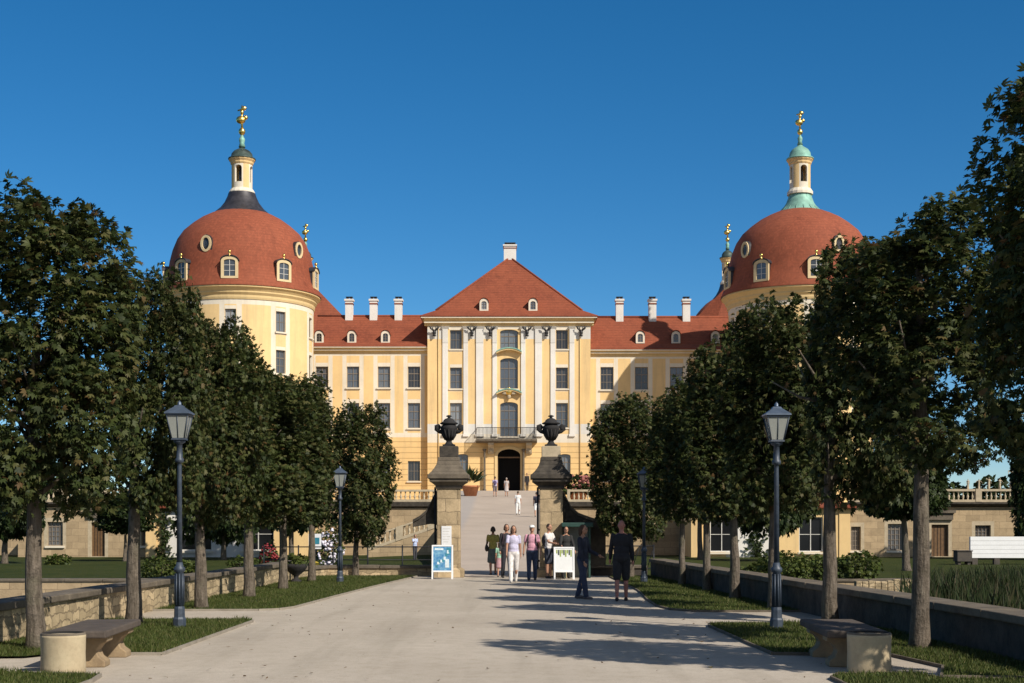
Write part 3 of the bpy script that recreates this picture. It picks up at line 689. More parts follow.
# lawn patches with stone edging
def smooth(poly,k=0): return poly
lawns=[
 [(-7,24.55),(-7,17.4),(-6.0,17.5),(-5.75,17.95),(-4.42,17.95),(-4.42,20.5),(-4.42,24.2),(-4.5,24.5),(-4.7,24.55)],
 [(-7,27.4),(-4.9,27.45),(-4.55,27.7),(-4.36,28.4),(-4.1,33),(-3.8,37.5),(-3.45,42),(-3.1,46.3),(-7,46.3)],
 [(-7,15.6),(-7,5),(-4.4,5),(-4.38,14.8),(-4.45,15.35),(-5.4,15.6)],
 [(6.1,23.55),(3.6,23.6),(3.25,23.45),(3.2,23.0),(3.30,18.0),(4.75,17.75),(4.95,16.3),(4.6,15.2),(6.1,15.0)],
 [(5.9,27.1),(5.6,46.3),(3.15,46.3),(3.2,36),(2.98,31),(2.95,29.0),(3.1,27.7),(3.45,27.15),(3.8,27.05)],
 [(6.1,14.95),(4.55,14.95),(4.35,15.55),(3.55,15.45),(3.4,15.1),(3.4,5),(6.1,5)]]
for i,p in enumerate(lawns):
    area=sum(a[0]*b[1]-b[0]*a[1] for a,b in zip(p,p[1:]+p[:1]))
    if area<0: p=p[::-1]; lawns[i]=p
    sheet(p,.03,'lawn',M['lawn'])
    mb=MB(); n=len(p)
    for (x0,y0),(x1,y1) in zip(p,p[1:]+p[:1]):
        if abs(x0)>5.55 and abs(x1)>5.55: continue
        dx,dy=x1-x0,y1-y0; L=math.hypot(dx,dy); nx,ny=dy/L*.025,-dx/L*.025
        mb.add([(x0-nx*.3,y0-ny*.3,0),(x1-nx*.3,y1-ny*.3,0),(x1+nx,y1+ny,0),(x0+nx,y0+ny,0),(x0-nx*.3,y0-ny*.3,.04),(x1-nx*.3,y1-ny*.3,.04),(x1+nx,y1+ny,.04),(x0+nx,y0+ny,.04)],[[4,5,6,7],[0,1,5,4],[1,2,6,5],[2,3,7,6],[3,0,4,7]],0)
    struct(mb,'path_kerb',M['kerb' if i<3 else 'coping'])
# ------------------------------------------------------------------ grass blades, fallen leaves
rng=np.random.default_rng(5)
def inpoly(px,py,poly):
    c=np.zeros(len(px),bool); n=len(poly)
    for i in range(n):
        x0,y0=poly[i]; x1,y1=poly[(i+1)%n]
        if y0==y1: continue
        m=((y0>py)!=(y1>py))&(px<(x1-x0)*(py-y0)/(y1-y0)+x0); c^=m
    return c
def npmesh(name,V,faces,mats):
    me=bpy.data.meshes.new(name); k=faces.shape[1]
    me.vertices.add(len(V)); me.vertices.foreach_set('co',V.astype(np.float32).ravel())
    me.loops.add(faces.size); me.loops.foreach_set('vertex_index',faces.astype(np.int32).ravel())
    me.polygons.add(len(faces)); me.polygons.foreach_set('loop_start',np.arange(0,faces.size,k,dtype=np.int32))
    try: me.polygons.foreach_set('loop_total',np.full(len(faces),k,dtype=np.int32))
    except Exception: pass
    for m in mats: me.materials.append(m)
    me.update(calc_edges=True); me.validate(); return me
B=[]
for p in lawns:
    a=np.array(p); lo=a.min(0); hi=a.max(0); lo[1]=max(lo[1],12.5)
    if hi[1]<=lo[1]: continue
    area=(hi[0]-lo[0])*(hi[1]-lo[1]); 
    dens=1500 if lo[1]<20 else 700
    n=int(area*dens); x=rng.uniform(lo[0],hi[0],n); y=rng.uniform(lo[1],hi[1],n); k=inpoly(x,y,p); B.append(np.stack([x[k],y[k],np.full(k.sum(),.03)],1))
# ragged tufts that lean over the edging and along the wall feet
B=np.concatenate(B); n=len(B)
an=rng.uniform(0,2*PI,n); h=rng.uniform(.02,.055,n)*(1+.6*(np.sin(B[:,0]*3.1)*np.sin(B[:,1]*1.7)>.5)); w=rng.uniform(.004,.009,n)
u=np.stack([np.cos(an),np.sin(an),np.zeros(n)],1)*w[:,None]; ln=rng.uniform(-.6,.6,(n,2))
tip=B+np.stack([ln[:,0]*h,ln[:,1]*h,h],1)
V=np.stack([B-u,B+u,tip],1).reshape(-1,3); tag(link('grass',npmesh('grass',V,np.arange(len(V)).reshape(-1,3),[M['grass']])),kind='stuff')
n=150; x=rng.uniform(-4.4,3.3,n); y=14.6+rng.exponential(9,n); x=np.where(rng.random(n)<.55,np.sign(x)*rng.uniform(2.2,4.4,n),x)
ok=(y<45); x,y=x[ok],y[ok]; n=len(x)
an=rng.uniform(0,2*PI,n); s=rng.uniform(.012,.04,n); c=np.stack([x,y,np.full(n,.012)],1)
q=[]
for k in range(4):
    q.append(c+np.stack([np.cos(an+k*PI/2)*s*(1 if k%2 else .6),np.sin(an+k*PI/2)*s*(1 if k%2 else .6),rng.uniform(0,.022,n)],1))
V=np.stack(q,1).reshape(-1,3); tag(link('fallen_leaves',npmesh('fallen_leaves',V,np.arange(len(V)).reshape(-1,4),[M['fallen']])),kind='stuff')
# ================================================================== AVENUE WALLS
def wall_run(name,label,pts,h,th,mat,z0=0.0,side=1,posts=0):
    r=empty(name,(pts[0][0],pts[0][1],z0),label,'wall')
    mb=MB(); cb=MB()
    for (x0,y0),(x1,y1) in zip(pts,pts[1:]):
        dx,dy=x1-x0,y1-y0; L=math.hypot(dx,dy); nx,ny=-dy/L,dx/L
        def box(m,t,za,zb,e=0):
            q=[(x0+nx*t-dx/L*e,y0+ny*t-dy/L*e),(x0-nx*t-dx/L*e,y0-ny*t-dy/L*e),(x1-nx*t+dx/L*e,y1-ny*t+dy/L*e),(x1+nx*t+dx/L*e,y1+ny*t+dy/L*e)]
            m.slab(q,za,zb,0)
        box(mb,th/2,z0-1.2,z0+h-.11)
        k=max(1,int(L/1.6))
        for i in range(k):      # coping in separate stones
            a,b=(i+.006)/k,(i+1-.006)/k; t=th/2+.06+random.uniform(-.008,.008); zz=z0+h+random.uniform(-.008,.006)
            q=[(x0+dx*s+nx*tt,y0+dy*s+ny*tt) for s,tt in ((a,t),(a,-t),(b,-t),(b,t))]
            cb.slab(q,z0+h-.11,zz,0)
    build(mb,'wall_face',[mat],r); build(cb,'coping',[M['coping']],r,.02); return r
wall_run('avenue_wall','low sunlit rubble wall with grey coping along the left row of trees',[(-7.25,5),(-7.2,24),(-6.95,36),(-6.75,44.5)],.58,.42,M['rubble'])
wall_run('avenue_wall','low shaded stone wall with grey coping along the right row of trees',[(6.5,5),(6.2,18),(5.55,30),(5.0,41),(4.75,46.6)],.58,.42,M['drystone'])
wall_run('cross_wall','low sunlit wall joining the left avenue wall to the left gate pillar',[(-6.78,44.9),(-6.2,47.2),(-2.55,47.2)],.36,.4,M['rubble'])
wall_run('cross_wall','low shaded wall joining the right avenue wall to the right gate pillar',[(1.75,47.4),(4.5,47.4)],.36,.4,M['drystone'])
wall_run('bank_wall','sunlit stone retaining wall of the castle island seen over the left avenue wall',[(-75,YI),(-7.5,YI)],.02,.9,M['casemate'],-.58)
wall_run('bank_wall','stone retaining wall of the castle island beyond the right avenue wall',[(5.2,YI),(75,YI)],.02,.9,M['casemate'],-.58)
# ================================================================== GATE PILLARS AND URNS
YG=46.0
def pillar(px,label,s):
    x=X(px,YG); r=empty('gate_pillar',(x,YG,0),label,'gate pillar')
    w=.37; z1=Z(489,YG)
    mb=MB(); mb.box(x-w,x+w,YG-w,YG+w,.30,z1,0); build(mb,'shaft',[M['sandstone']],r,.02)
    mb=MB(); mb.box(x-w-.12,x+w+.12,YG-w-.12,YG+w+.12,-.05,.24,0); mb.frustum((x,YG,.24),w+.12,w+.12,(x,YG,.31),w+.01,w+.01,0); build(mb,'plinth',[M['sandstone']],r,.015)
    mb=MB(); mb.box(x-.42,x+.42,YG-.42,YG+.42,z1+.003,z1+.10,0); mb.frustum((x,YG,z1+.10),.42,.42,(x,YG,z1+.22),.58,.58,0); mb.box(x-.60,x+.60,YG-.60,YG+.60,z1+.22,z1+.32,0); mb.box(x-.66,x+.66,YG-.66,YG+.66,z1+.32,z1+.46,0)
    # concave roof of the cap
    prof=[(.63,.46),(.54,.55),(.455,.66),(.39,.78),(.35,.90),(.335,1.02)]
    for (a,za),(b,zb) in zip(prof,prof[1:]): mb.frustum((x,YG,z1+za),a,a,(x,YG,z1+zb),b,b,0)
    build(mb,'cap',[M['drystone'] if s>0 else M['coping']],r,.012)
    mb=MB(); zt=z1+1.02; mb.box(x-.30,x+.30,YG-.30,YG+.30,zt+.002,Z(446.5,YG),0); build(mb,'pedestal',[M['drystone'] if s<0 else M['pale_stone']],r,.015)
    # volute buttress on the outer side
    mb=MB(); c=[(0,2.72),(.12,2.55),(.24,2.28),(.38,2.05),(.58,1.88),(.80,1.76)] if s<0 else [(0,2.75),(.12,2.50),(.28,2.18),(.52,1.98),(.9,1.84),(1.4,1.70)]
    k=w+.003; 
    if s<0: poly=[(x-k-a,b) for a,b in c]+[(x-k-c[-1][0],1.62),(x-k-.25,1.72),(x-k,1.70)]; 
    else: poly=[(x+k+a,b) for a,b in c]+[(x+k+c[-1][0],.36),(x+k,.36)]
    mb.prism(poly if s<0 else poly[::-1],YG+.02,YG+.34,0)
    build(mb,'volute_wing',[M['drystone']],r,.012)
    mb=MB()
    for a,b in zip(c,c[1:]):
        q=[(x+s*(k+a[0]),a[1]+.004),(x+s*(k+b[0]),b[1]+.004),(x+s*(k+b[0]),b[1]+.10),(x+s*(k+a[0]),a[1]+.10)]
        mb.prism(q if s>0 else q[::-1],YG-.03,YG+.39,0)
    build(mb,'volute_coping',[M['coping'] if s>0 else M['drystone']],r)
    # iron gate post on the pillar edge
    xe=x-w-.06; mb=MB(); mb.tube([(xe,YG-.25,0),(xe,YG-.25,2.9)],.035,8,0)
    for z in (.5,1.5,2.6): mb.box(xe,xe+.07,YG-.28,YG-.22,z,z+.06,0)
    build(mb,'iron_post',[M['iron']],r)
    return r,Z(446.5,YG),x
def urn(x,z,label):
    r=empty('stone_urn',(x,YG,z),label,'urn',group='black urns on the gate pillars')
    mb=MB(); k=.98
    mb.box(x-.2,x+.2,YG-.2,YG+.2,z+.001,z+.06,0)
    mb.lathe(x,YG,[(.17,z+.06),(.12,z+.10),(.085,z+.16),(.12,z+.22),(.17,z+.32),(.22,z+.44),(.27,z+.55),(.285,z+.62),(.25,z+.66),(.20,z+.70)],24,0)
    body=build(mb,'bowl',[M['urn']],r)
    mb=MB()
    for i in range(12):
        a=2*PI*i/12; mb.tube([(x+.12*math.cos(a),YG+.12*math.sin(a),z+.22),(x+.19*math.cos(a),YG+.19*math.sin(a),z+.36),(x+.27*math.cos(a),YG+.27*math.sin(a),z+.55)],[.03,.045,.02],6,0)
    build(mb,'gadroon_band',[M['urn']],body)
    mb=MB(); mb.lathe(x,YG,[(.20,z+.702),(.29,z+.73),(.29,z+.76),(.20,z+.80),(.17,z+.86),(.11,z+.90),(.05,z+.92),(.04,z+.95),(.10,z+.97),(.08,z+1.0),(.02,z+1.02)],24,0); build(mb,'lid',[M['urn']],r)
    for s in (-1,1):
        mb=MB(); pts=[(x+s*(.28+.13*math.sin(t*PI/6)),YG,z+.36+.2*(1-math.cos(t*PI/6))/2*1.5) for t in range(0,7)]
        mb.tube([(x+s*.21,YG,z+.44),(x+s*.32,YG,z+.48),(x+s*.41,YG,z+.56),(x+s*.41,YG,z+.65),(x+s*.34,YG,z+.68),(x+s*.29,YG,z+.63),(x+s*.33,YG,z+.58)],[.05,.06,.07,.07,.06,.05,.04],10,0)
        mb.ell((x+s*.37,YG,z+.585),.09,.08,.10,10,0); build(mb,'handle',[M['urn']],r)
    return r
M['urn']=rock('blackened stone urn',(.035,.033,.033),(.012,.012,.013),4,.8,.3)
_,zu,xu=pillar(449,'left sandstone gate pillar with grey swept cap and a white notice',-1)
urn(xu,zu,'black lidded stone urn on the left gate pillar')
_,zu2,xu2=pillar(551,'right sandstone gate pillar with dark swept cap and long volute wing',1)
urn(xu2,zu2,'black lidded stone urn on the right gate pillar')
# white notice on the left pillar
mb=MB(); nx0,nx1=X(441.5,45.6),X(451.5,45.6); mb.box(nx0,nx1,YG-.40,YG-.373,Z(546,45.6),Z(526,45.6),0)
nt=build(mb,'notice',[M['boards']]); tag(nt,'white paper notice fixed to the front of the left gate pillar','notice')
mb=MB()
for i in range(6): mb.box(nx0+.04,nx1-.04-.03*(i%3),YG-.403,YG-.4005,Z(528.5+i*2.6,45.6)-.018,Z(528.5+i*2.6,45.6),0)
build(mb,'print',[M['frame_white']],nt)
# ------------------------------------------------------------------ A-frame signs
def aframe(x,y,w,h,rz,label,paint,white=True):
    r=empty('a_frame_sign',(x,y,0),label,'sign',rz=rz); t=math.radians(9)
    for s in (-1,1):
        mb=MB(); f=.045
        def pt(u,v,d): return (u, s*(d-.02)*1.0+s*(-(v-h)*math.sin(t))*1.0, v*1.0)
        def bar(u0,u1,v0,v1,d0,d1,m=0):
            mb.add([pt(u0,v0,d0),pt(u1,v0,d0),pt(u1,v0,d1),pt(u0,v0,d1),pt(u0,v1,d0),pt(u1,v1,d0),pt(u1,v1,d1),pt(u0,v1,d1)],[[0,3,2,1],[4,5,6,7],[0,1,5,4],[1,2,6,5],[2,3,7,6],[3,0,4,7]],m)
        bar(-w/2,-w/2+f,0,h,.04,.075); bar(w/2-f,w/2,0,h,.04,.075); bar(-w/2+f,w/2-f,h-f,h,.042,.073); bar(-w/2+f,w/2-f,.22,.22+f,.042,.073)
        fr=link('frame',mb.mesh('frame',[M['boards']]),r)
        mb=MB(); bar(-w/2+f,w/2-f,.22+f,h-f,.045,.06,0); pn=link('panel',mb.mesh('panel',[paint[0]]),r)
        if s<0:
            mb=MB(); paint[1](bar,w,h,f); link('print',mb.mesh('print',paint[2]),pn)
    return r
M['poster_blue']=rock('blue swirl poster',(.05,.20,.42),(.30,.55,.66),7,.8,0)
M['p_teal']=simple('poster teal',(.03,.22,.30),.6,0,.3,9); M['p_pale']=simple('poster pale',(.62,.72,.76),.6,0,.2,9)
M['p_green']=simple('poster olive',(.28,.34,.08),.6,0,.3,25); M['p_dark']=simple('poster dark',(.05,.06,.06),.6); M['p_white']=simple('poster sheet',(.74,.75,.74),.6,0,.03)
def poster1(bar,w,h,f):
    bar(-w/2+.09,-w/2+.36,h-.16,h-.10,.0605,.063,1); bar(w/2-.2,w/2-.09,h-.3,h-.09,.0605,.063,0)
    for i in range(9):
        a=i*1.1; bar(-w/2+.12+.05*i,-w/2+.19+.05*i,.36+.055*i+.05*math.sin(a),.43+.06*i+.05*math.sin(a),.0605,.0625+i*.0002,i%2)
    bar(w/2-.24,w/2-.12,.36,.62,.0605,.0642,1)
def poster2(bar,w,h,f):
    for i in range(9):
        u=-w/2+.07+i*(w-.14)/9; bar(u,u+.045,h-.20-.05*(i%3),h-.09,.0605,.063,i%3)
aframe(X(442.5,44.4),44.4,.66,1.06,0,'white A-frame sign with a blue swirling poster in front of the left gate pillar',(M['poster_blue'],poster1,[M['p_teal'],M['p_pale']]))
aframe(X(564,44.2),44.2,.64,1.0,.02,'white A-frame sign with a mostly blank sheet in front of the right gate pillar',(M['p_white'],poster2,[M['p_green'],M['p_dark'],M['p_green']]))
# ------------------------------------------------------------------ ticket booth behind the right pillar
bx=X(577,45.4); r=empty('ticket_booth',(bx,45.4,0),'small dark green ticket stall with a flat roof beside the right gate pillar','stall')
M['green']=simple('dark green paint',(.018,.06,.048),.6,0,.2,5); M['greylit']=simple('pale grey panel',(.30,.31,.29),.7)
mb=MB(); mb.box(bx-.42,bx-.36,45.15,45.75,0,1.62,0); mb.box(bx+.36,bx+.42,45.15,45.75,0,1.62,0); mb.box(bx-.36,bx+.36,45.69,45.75,.0,1.62,1); build(mb,'hut',[M['green'],M['greylit']],r)
mb=MB(); mb.slab([(bx-.5,45.0),(bx+.5,45.0),(bx+.5,45.85),(bx-.5,45.85)],1.62,1.76,0); build(mb,'roof',[M['green']],r,.02)
mb=MB(); mb.box(bx-.355,bx+.355,45.12,45.45,.80,.85,0); build(mb,'counter',[M['coping']],r)
# ================================================================== BALUSTRADES
def bal_mesh(h):
    mb=MB(); mb.lathe(0,0,[(.075,0),(.075,.05*h),(.045,.10*h),(.095,.30*h),(.085,.42*h),(.045,.62*h),(.04,.72*h),(.06,.80*h),(.045,.88*h),(.075,.92*h),(.075,h)],8,0); return mb.mesh('baluster',[M['pale_stone']])
BM=bal_mesh(.62)
def balustrade(parent,p0,p1,z0,z1,step=.36,pier=None,hh=.92,name='balustrade'):
    (x0,y0),(x1,y1)=p0,p1; L=math.hypot(x1-x0,y1-y0); dx,dy=(x1-x0)/L,(y1-y0)/L; nx,ny=-dy,dx
    mb=MB()
    def bar(s0,s1,t,a,b):
        P=[]
        for s in (s0,s1):
            zz=z0+(z1-z0)*s/L
            for e,q in ((-t,a),(t,a),(t,b),(-t,b)): P.append((x0+dx*s+nx*e,y0+dy*s+ny*e,zz+q))
        mb.add(P,[[0,1,2,3],[7,6,5,4],[0,4,5,1],[1,5,6,2],[2,6,7,3],[3,7,4,0]],0)
    bar(0,L,.17,-.04,.14); bar(0,L,.16,.76,hh)
    piers=[0,L]+([pier*i for i in range(1,int(L/pier)+1) if pier*i<L-.5] if pier else [])
    for s in piers: bar(max(0,s-.22),min(L,s+.22),.2,-.02,hh+.02)
    b=build(mb,name,[M['pale_stone']],parent)
    w=wloc(b); n=int(L/step); k=0
    for i in range(n):
        s=(i+.5)*L/n
        if any(abs(s-q)<.3 for q in piers) or k>=98: continue
        zz=z0+(z1-z0)*s/L; o=link('baluster',BM,b,(x0+dx*s-w.x,y0+dy*s-w.y,zz+.14-w.z)); k+=1
    return b
# ================================================================== TERRACE
ter=empty('castle_terrace',(0,112,-.6),'sandstone terrace with casemate rooms, doors and balustrades under the castle','terrace')
TZ=3.55; YT=112.0; YC=105.0
mb=MB(); mb.box(-44,RX0-.004,YT,225,-1,TZ,0); mb.box(RX1+.004,44,YT,225,-1,TZ,0)
build(mb,'terrace_block',[M['casemate']],ter)
for x0,x1 in ((-26.5,RX0-.35),(RX1+.35,24.6)):
    mb=MB(); mb.prismx([(YT-.003,TZ-.45),(YT-.25,TZ-.3),(YT-.3,TZ-.02),(YT-.3,TZ+.05),(YT+.4,TZ+.05)][::-1],x0,x1,0); build(mb,'terrace_cornice',[M['drystone']],ter)
    balustrade(ter,(x0,YT+.05),(x1,YT+.05),TZ+.1,TZ+.1,.36,3.4)
mb=MB()
def casemate(x0,x1,doors,wins,corner):
    ops=[]
    for px,w,zb,zt in wins: ops.append((X(px,YC)-w/2,X(px,YC)+w/2,zb,zt))
    for px,w,zb,zt in doors: ops.append((X(px,YC)-w/2,X(px,YC)+w/2,zb,zt))
    def matf(u,z):
        for a,b,c,d in ops:
            if a-.25<u<b+.25 and c-.25<z<d+.3: return 1
        return 0
    uc=[q for o in ops for q in (o[0]-.25,o[1]+.25)]; zc=[q for o in ops for q in (o[2]-.25,o[3]+.3)]
    m=MB(); facade(m,x0,x1,-1,3.05,ops,lambda u,z,d:(u,YC+d,z),matf,.35,uc,zc)
    for xx in (x0,x1):
        q=[(xx,YC,-1),(xx,YT,-1),(xx,YT,3.05),(xx,YC,3.05)]; m.add(q if xx==x1 else q[::-1],[[0,1,2,3]],0)
    m.quad((x0,YC,3.05),(x1,YC,3.05),(x1,YT,3.05),(x0,YT,3.05),0)
    c=build(m,'casemate_wall',[M['casemate'],M['pale_stone']],ter)
    for px,w,zb,zt in wins: put('window',window_mesh(w,zt-zb,0,4,5),c,(X(px,YC),YC+.3,zb))
    for px,w,zb,zt in doors:
        d=MB(); xx=X(px,YC); d.box(xx-w/2,xx+w/2,YC+.22,YC+.3,zb,zt,0)
        for i in range(1,5): d.box(xx-w/2+w*i/5-.015,xx-w/2+w*i/5+.015,YC+.20,YC+.219,zb,zt,1)
        build(d,'door',[M['wood_door'],M['dark_in']],c)
        h=MB(); h.box(xx-w/2-.45,xx+w/2+.45,YC-.35,YC-.003,zt+.85,zt+1.05,0); h.box(xx-w/2-.3,xx+w/2+.3,YC-.2,YC-.003,zt+.35,zt+.85,0); build(h,'door_hood',[M['coping']],c)
    k=MB(); k.prismx([(YC-.003,3.06),(YC-.15,3.15),(YC-.42,3.32),(YC-.42,3.45),(YC+.5,3.45),(YC+.5,3.06)][::-1],x0-.2,x1+.2,0); build(k,'cornice',[M['drystone']],c)
    balustrade(c,(x0,YC),(x1,YC),3.5,3.5,.34,3.2)
    return c
casemate(X(18,YC),X(150,YC),[(98,1.0,-.55,1.95)],[(55,1.15,.25,2.0),(147.5,.9,.25,2.0)],0)
casemate(X(848,YC),X(1017,YC),[(940,1.25,-.55,1.8)],[(856,.72,-.1,1.65),(896,1.2,-.1,1.85),(983,1.15,.55,1.75)],1)
for s,px in ((-1,75),(1,870)):
    pass
# garden pavilions flanking the ramp
def pavilion(x0,x1,wins,label,mirror):
    r=empty('garden_pavilion',((x0+x1)/2,YC-.6,-.6),label,'pavilion')
    y=YC-.6; ops=[]
    for px,w,zb,zt in wins: ops.append((X(px,y)-w/2,X(px,y)+w/2,zb,zt))
    m=MB(); facade(m,x0,x1,-1,3.0,ops,lambda u,z,d:(u,y+d,z),lambda u,z:1 if (X(165,y)<u<X(262,y) or X(726,y)<u<X(779,y)) else 0,.25,[X(165,y),X(262,y),X(726,y),X(779,y)])
    for xx in (x0,x1):
        q=[(xx,y,-1),(xx,YT-.4,-1),(xx,YT-.4,3.0),(xx,y,3.0)]; m.add(q if xx==x1 else q[::-1],[[0,1,2,3]],0)
    wl=build(m,'house_wall',[M['yellow'],M['white']],r)
    for px,w,zb,zt in wins: put('window',window_mesh(w,zt-zb,0,2,2,False),wl,(X(px,y),y+.22,zb))
    h=MB(); e=.45; A=[(x0-e,y-e,3.0),(x1+e,y-e,3.0),(x1+e,YT-.4,3.0),(x0-e,YT-.4,3.0)]
    h.add(A+[(a,b,3.12) for a,b,c in A]+[(x0+2.2,YT-3.6,4.2),(x1-2.2,YT-3.6,4.2)],[[0,3,2,1],[0,1,5,4],[1,2,6,5],[2,3,7,6],[3,0,4,7],[4,5,9,8],[5,6,9],[6,7,8,9],[7,4,8]],0)
    build(h,'roof',[M['roof']],r)
    for xx in (x0+.4,x1-.4):
        c=MB(); c.box(xx-.4,xx+.4,y-.08,y-.003,-.6,2.9,0); build(c,'corner_pilaster',[M['yellow']],r)
    return r
pavilion(X(148,YC),X(306,YC),[(196,2.3,-.1,2.3),(258,2.3,-.1,2.3)],'yellow garden pavilion with red roof and tall windows left of the ramp',0)
pavilion(X(690,YC),X(848,YC),[(811,1.75,-.2,2.35),(722,1.75,-.2,2.35)],'yellow garden pavilion with tall white-barred windows right of the ramp',1)
# ramp side balustrades
r=empty('side_stair',(X(405,90),90,-.6),'stone side stair with sloping balustrade climbing towards the ramp, left of the gate','stair')
xa,xb=X(368,90),X(441,90); za,zb_=.10,1.66
mb=MB(); mb.prism([(xa,-.6),(xb,-.6),(xb,zb_),(xa,za)],89.85,90.15,0); build(mb,'stair_wall',[M['casemate']],r)
mb=MB()
for i in range(10):
    u0=xa+(xb-xa)*i/10; u1=xa+(xb-xa)*(i+1)/10; mb.box(u0,u1,90.16,92.4,-.6,za+(zb_-za)*i/10,0)
build(mb,'steps',[M['coping']],r)
balustrade(r,(xa,90),(xb,90),za+.04,zb_+.04,.30,2.0,.86)
# ================================================================== TREES
def leaf_cloud(P,N,rng,size,nl=5,width=.42,flat=.35):
    """palmate leaves: nl leaflets sharing one base vertex; P positions, N outward normals"""
    n=len(P); up=np.array([0,0,1.0])
    d=N+rng.normal(0,.55,(n,3)); d[:,2]-=.25; d/=np.linalg.norm(d,axis=1)[:,None]       # leaf axis, outward and hanging
    nrm=up*.8+N*.5+rng.normal(0,.45,(n,3)); nrm-=d*(nrm*d).sum(1)[:,None]; nrm/=np.linalg.norm(nrm,axis=1)[:,None]
    side=np.cross(d,nrm); s=size*rng.uniform(.65,1.25,n)
    V=[P]; faces=[]
    for k in range(nl):
        a=(k-(nl-1)/2)*(.62 if nl>1 else 0); L=(1.0-.13*abs(k-(nl-1)/2))
        ax=d*math.cos(a)+side*math.sin(a); wd=-d*math.sin(a)+side*math.cos(a)
        droop=nrm*(-flat*rng.uniform(.4,1.2,n))[:,None]
        m=P+(ax*.62*L+droop*.25)*s[:,None]; t=P+(ax*L+droop)*s[:,None]; w=wd*(s*width*.5*L)[:,None]; lift=nrm*(s*.05)[:,None]
        o=1+3*k; V+= [m-w+lift,t,m+w+lift]; faces.append([0,o,o+1,o+2])
    V=np.stack(V,1); nv=V.shape[1]; V=V.reshape(-1,3)
    Fb=np.array(faces)[None]+ (np.arange(n)*nv)[:,None,None]
    return V,Fb.reshape(-1,4)
def crown_points(rng,n,rx,ry,h,box=4.2,lump=.17,shell=.62,flatbase=True):
    """points and outward normals in an uneven rounded-box crown, z from 0 to h"""
    ph=rng.uniform(0,2*PI,(6,)); fr=rng.integers(2,6,(6,))
    d=rng.normal(0,1,(n,3)); d/=np.linalg.norm(d,axis=1)[:,None]
    e=(np.abs(d[:,0])**box+np.abs(d[:,1])**box+np.abs(d[:,2])**box)**(-1/box)
    az=np.arctan2(d[:,1],d[:,0]); el=d[:,2]
    bump=1+lump*(np.sin(fr[0]*az+ph[0]+3*el)*.5+np.sin(fr[1]*az*1.0+ph[1]-5*el)*.5+np.sin(7*el+ph[2]+fr[2]*az)*.4)
    r=np.where(rng.random(n)<shell,rng.beta(9,1.2,n),rng.random(n)**.5)
    q=d*(e*bump*r)[:,None]
    P=np.stack([q[:,0]*rx,q[:,1]*ry,(q[:,2]*.5+.5)*h],1); N=d.copy()
    return P,N
def crown_mesh(seed,rx,h,nleaf,size,gap=0.55,mat='leaf',nl=5,loose=0.0,width=.42):
    rng=np.random.default_rng(seed)
    P,N=crown_points(rng,nleaf,rx,rx,h)
    # gather into twigs: pull points towards clump centres so that light and dark clumps show
    nc=int(66*(rx/1.3)**2*h/4); Cc,_=crown_points(rng,nc,rx*.96,rx*.96,h,shell=.8); 
    for a in range(0,len(P),4000):
        q=P[a:a+4000]; dist=((q[:,None]-Cc[None])**2).sum(2); j=dist.argmin(1); dd=Cc[j]-q
        pull=rng.uniform(0,gap,len(q))[:,None]; P[a:a+4000]=q+dd*pull; Nn=N[a:a+4000]+( -dd)*.9; N[a:a+4000]=Nn/np.linalg.norm(Nn,axis=1)[:,None]
    if loose>0:
        keep=np.ones(len(P),bool)
        for c in crown_points(rng,int(26*loose),rx,rx,h,shell=.9)[0]: keep&=((P-c)**2).sum(1)>(rng.uniform(.2,.5 if loose<1 else .6))**2
        P,N=P[keep],N[keep]
    # stray shoots beyond the outline
    ns=46; S,SN=crown_points(rng,ns,rx*1.0,rx*1.0,h,shell=1.0); ex=[];en=[]
    for p,nn in zip(S,SN):
        if nn[2]<-.3: continue
        L=rng.uniform(.1,.32); k=int(14*rng.uniform(.6,1.3)); tt=rng.random(k); dr=nn*.7+np.array([0,0,.6]); dr/=np.linalg.norm(dr)
        ex.append(p+dr*(tt*L)[:,None]+rng.normal(0,.07,(k,3))); en.append(np.tile(dr,(k,1))+rng.normal(0,.5,(k,3)))
    E=np.concatenate(ex); EN=np.concatenate(en); EN/=np.linalg.norm(EN,axis=1)[:,None]
    V,Fc=leaf_cloud(np.concatenate([P,E]),np.concatenate([N,EN]),rng,size,nl,width)
    me=npmesh('crown',V,Fc,[M[mat]]); return me
def trunk_mesh(seed,hc,h,r0,lean=0.0,rx=1.2,mat='bark'):
    rn=random.Random(seed); mb=MB(); pts=[]; rad=[]; n=10; H=hc+h*.55
    for i in range(n+1):
        f=i/n; pts.append((lean*f*H*.3+rn.uniform(-.015,.015)*(i>0)+.03*math.sin(f*4+seed),rn.uniform(-.015,.015)*(i>0),-.05+f*H))
        rad.append(r0*(1.28 if i==0 else 1.0-.72*f)*(1+rn.uniform(-.04,.04)))
    pts.insert(1,(pts[0][0],pts[0][1],.12)); rad.insert(1,r0*1.05)
    mb.tube(pts,rad,14,0)
    for k in range(9):
        a=2*PI*k/9+rn.uniform(-.3,.3); z=hc-.05+h*(.02+.42*k/9); b=(lean*z*.3,0,z); L=rx*rn.uniform(.6,.9); e=(b[0]+math.cos(a)*L,math.sin(a)*L,z+rn.uniform(.35,.9))
        m=((b[0]+e[0])/2+rn.uniform(-.08,.08),(b[1]+e[1])/2,(b[2]+e[2])/2-.08); mb.tube([b,m,e],[r0*.3,r0*.16,.008],7,0)
    return mb.mesh('trunk',[M[mat]])
HC=1.9; HH=4.1
CR=[crown_mesh(11+i,1.22,HH,15000,.104,.5,'leaf',5,.16,.38) for i in range(4)]+[crown_mesh(31,1.22,HH,12500,.106,.5,'leaf',5,.95,.38)]
TRK=[trunk_mesh(3+i,HC,HH,.135) for i in range(4)]
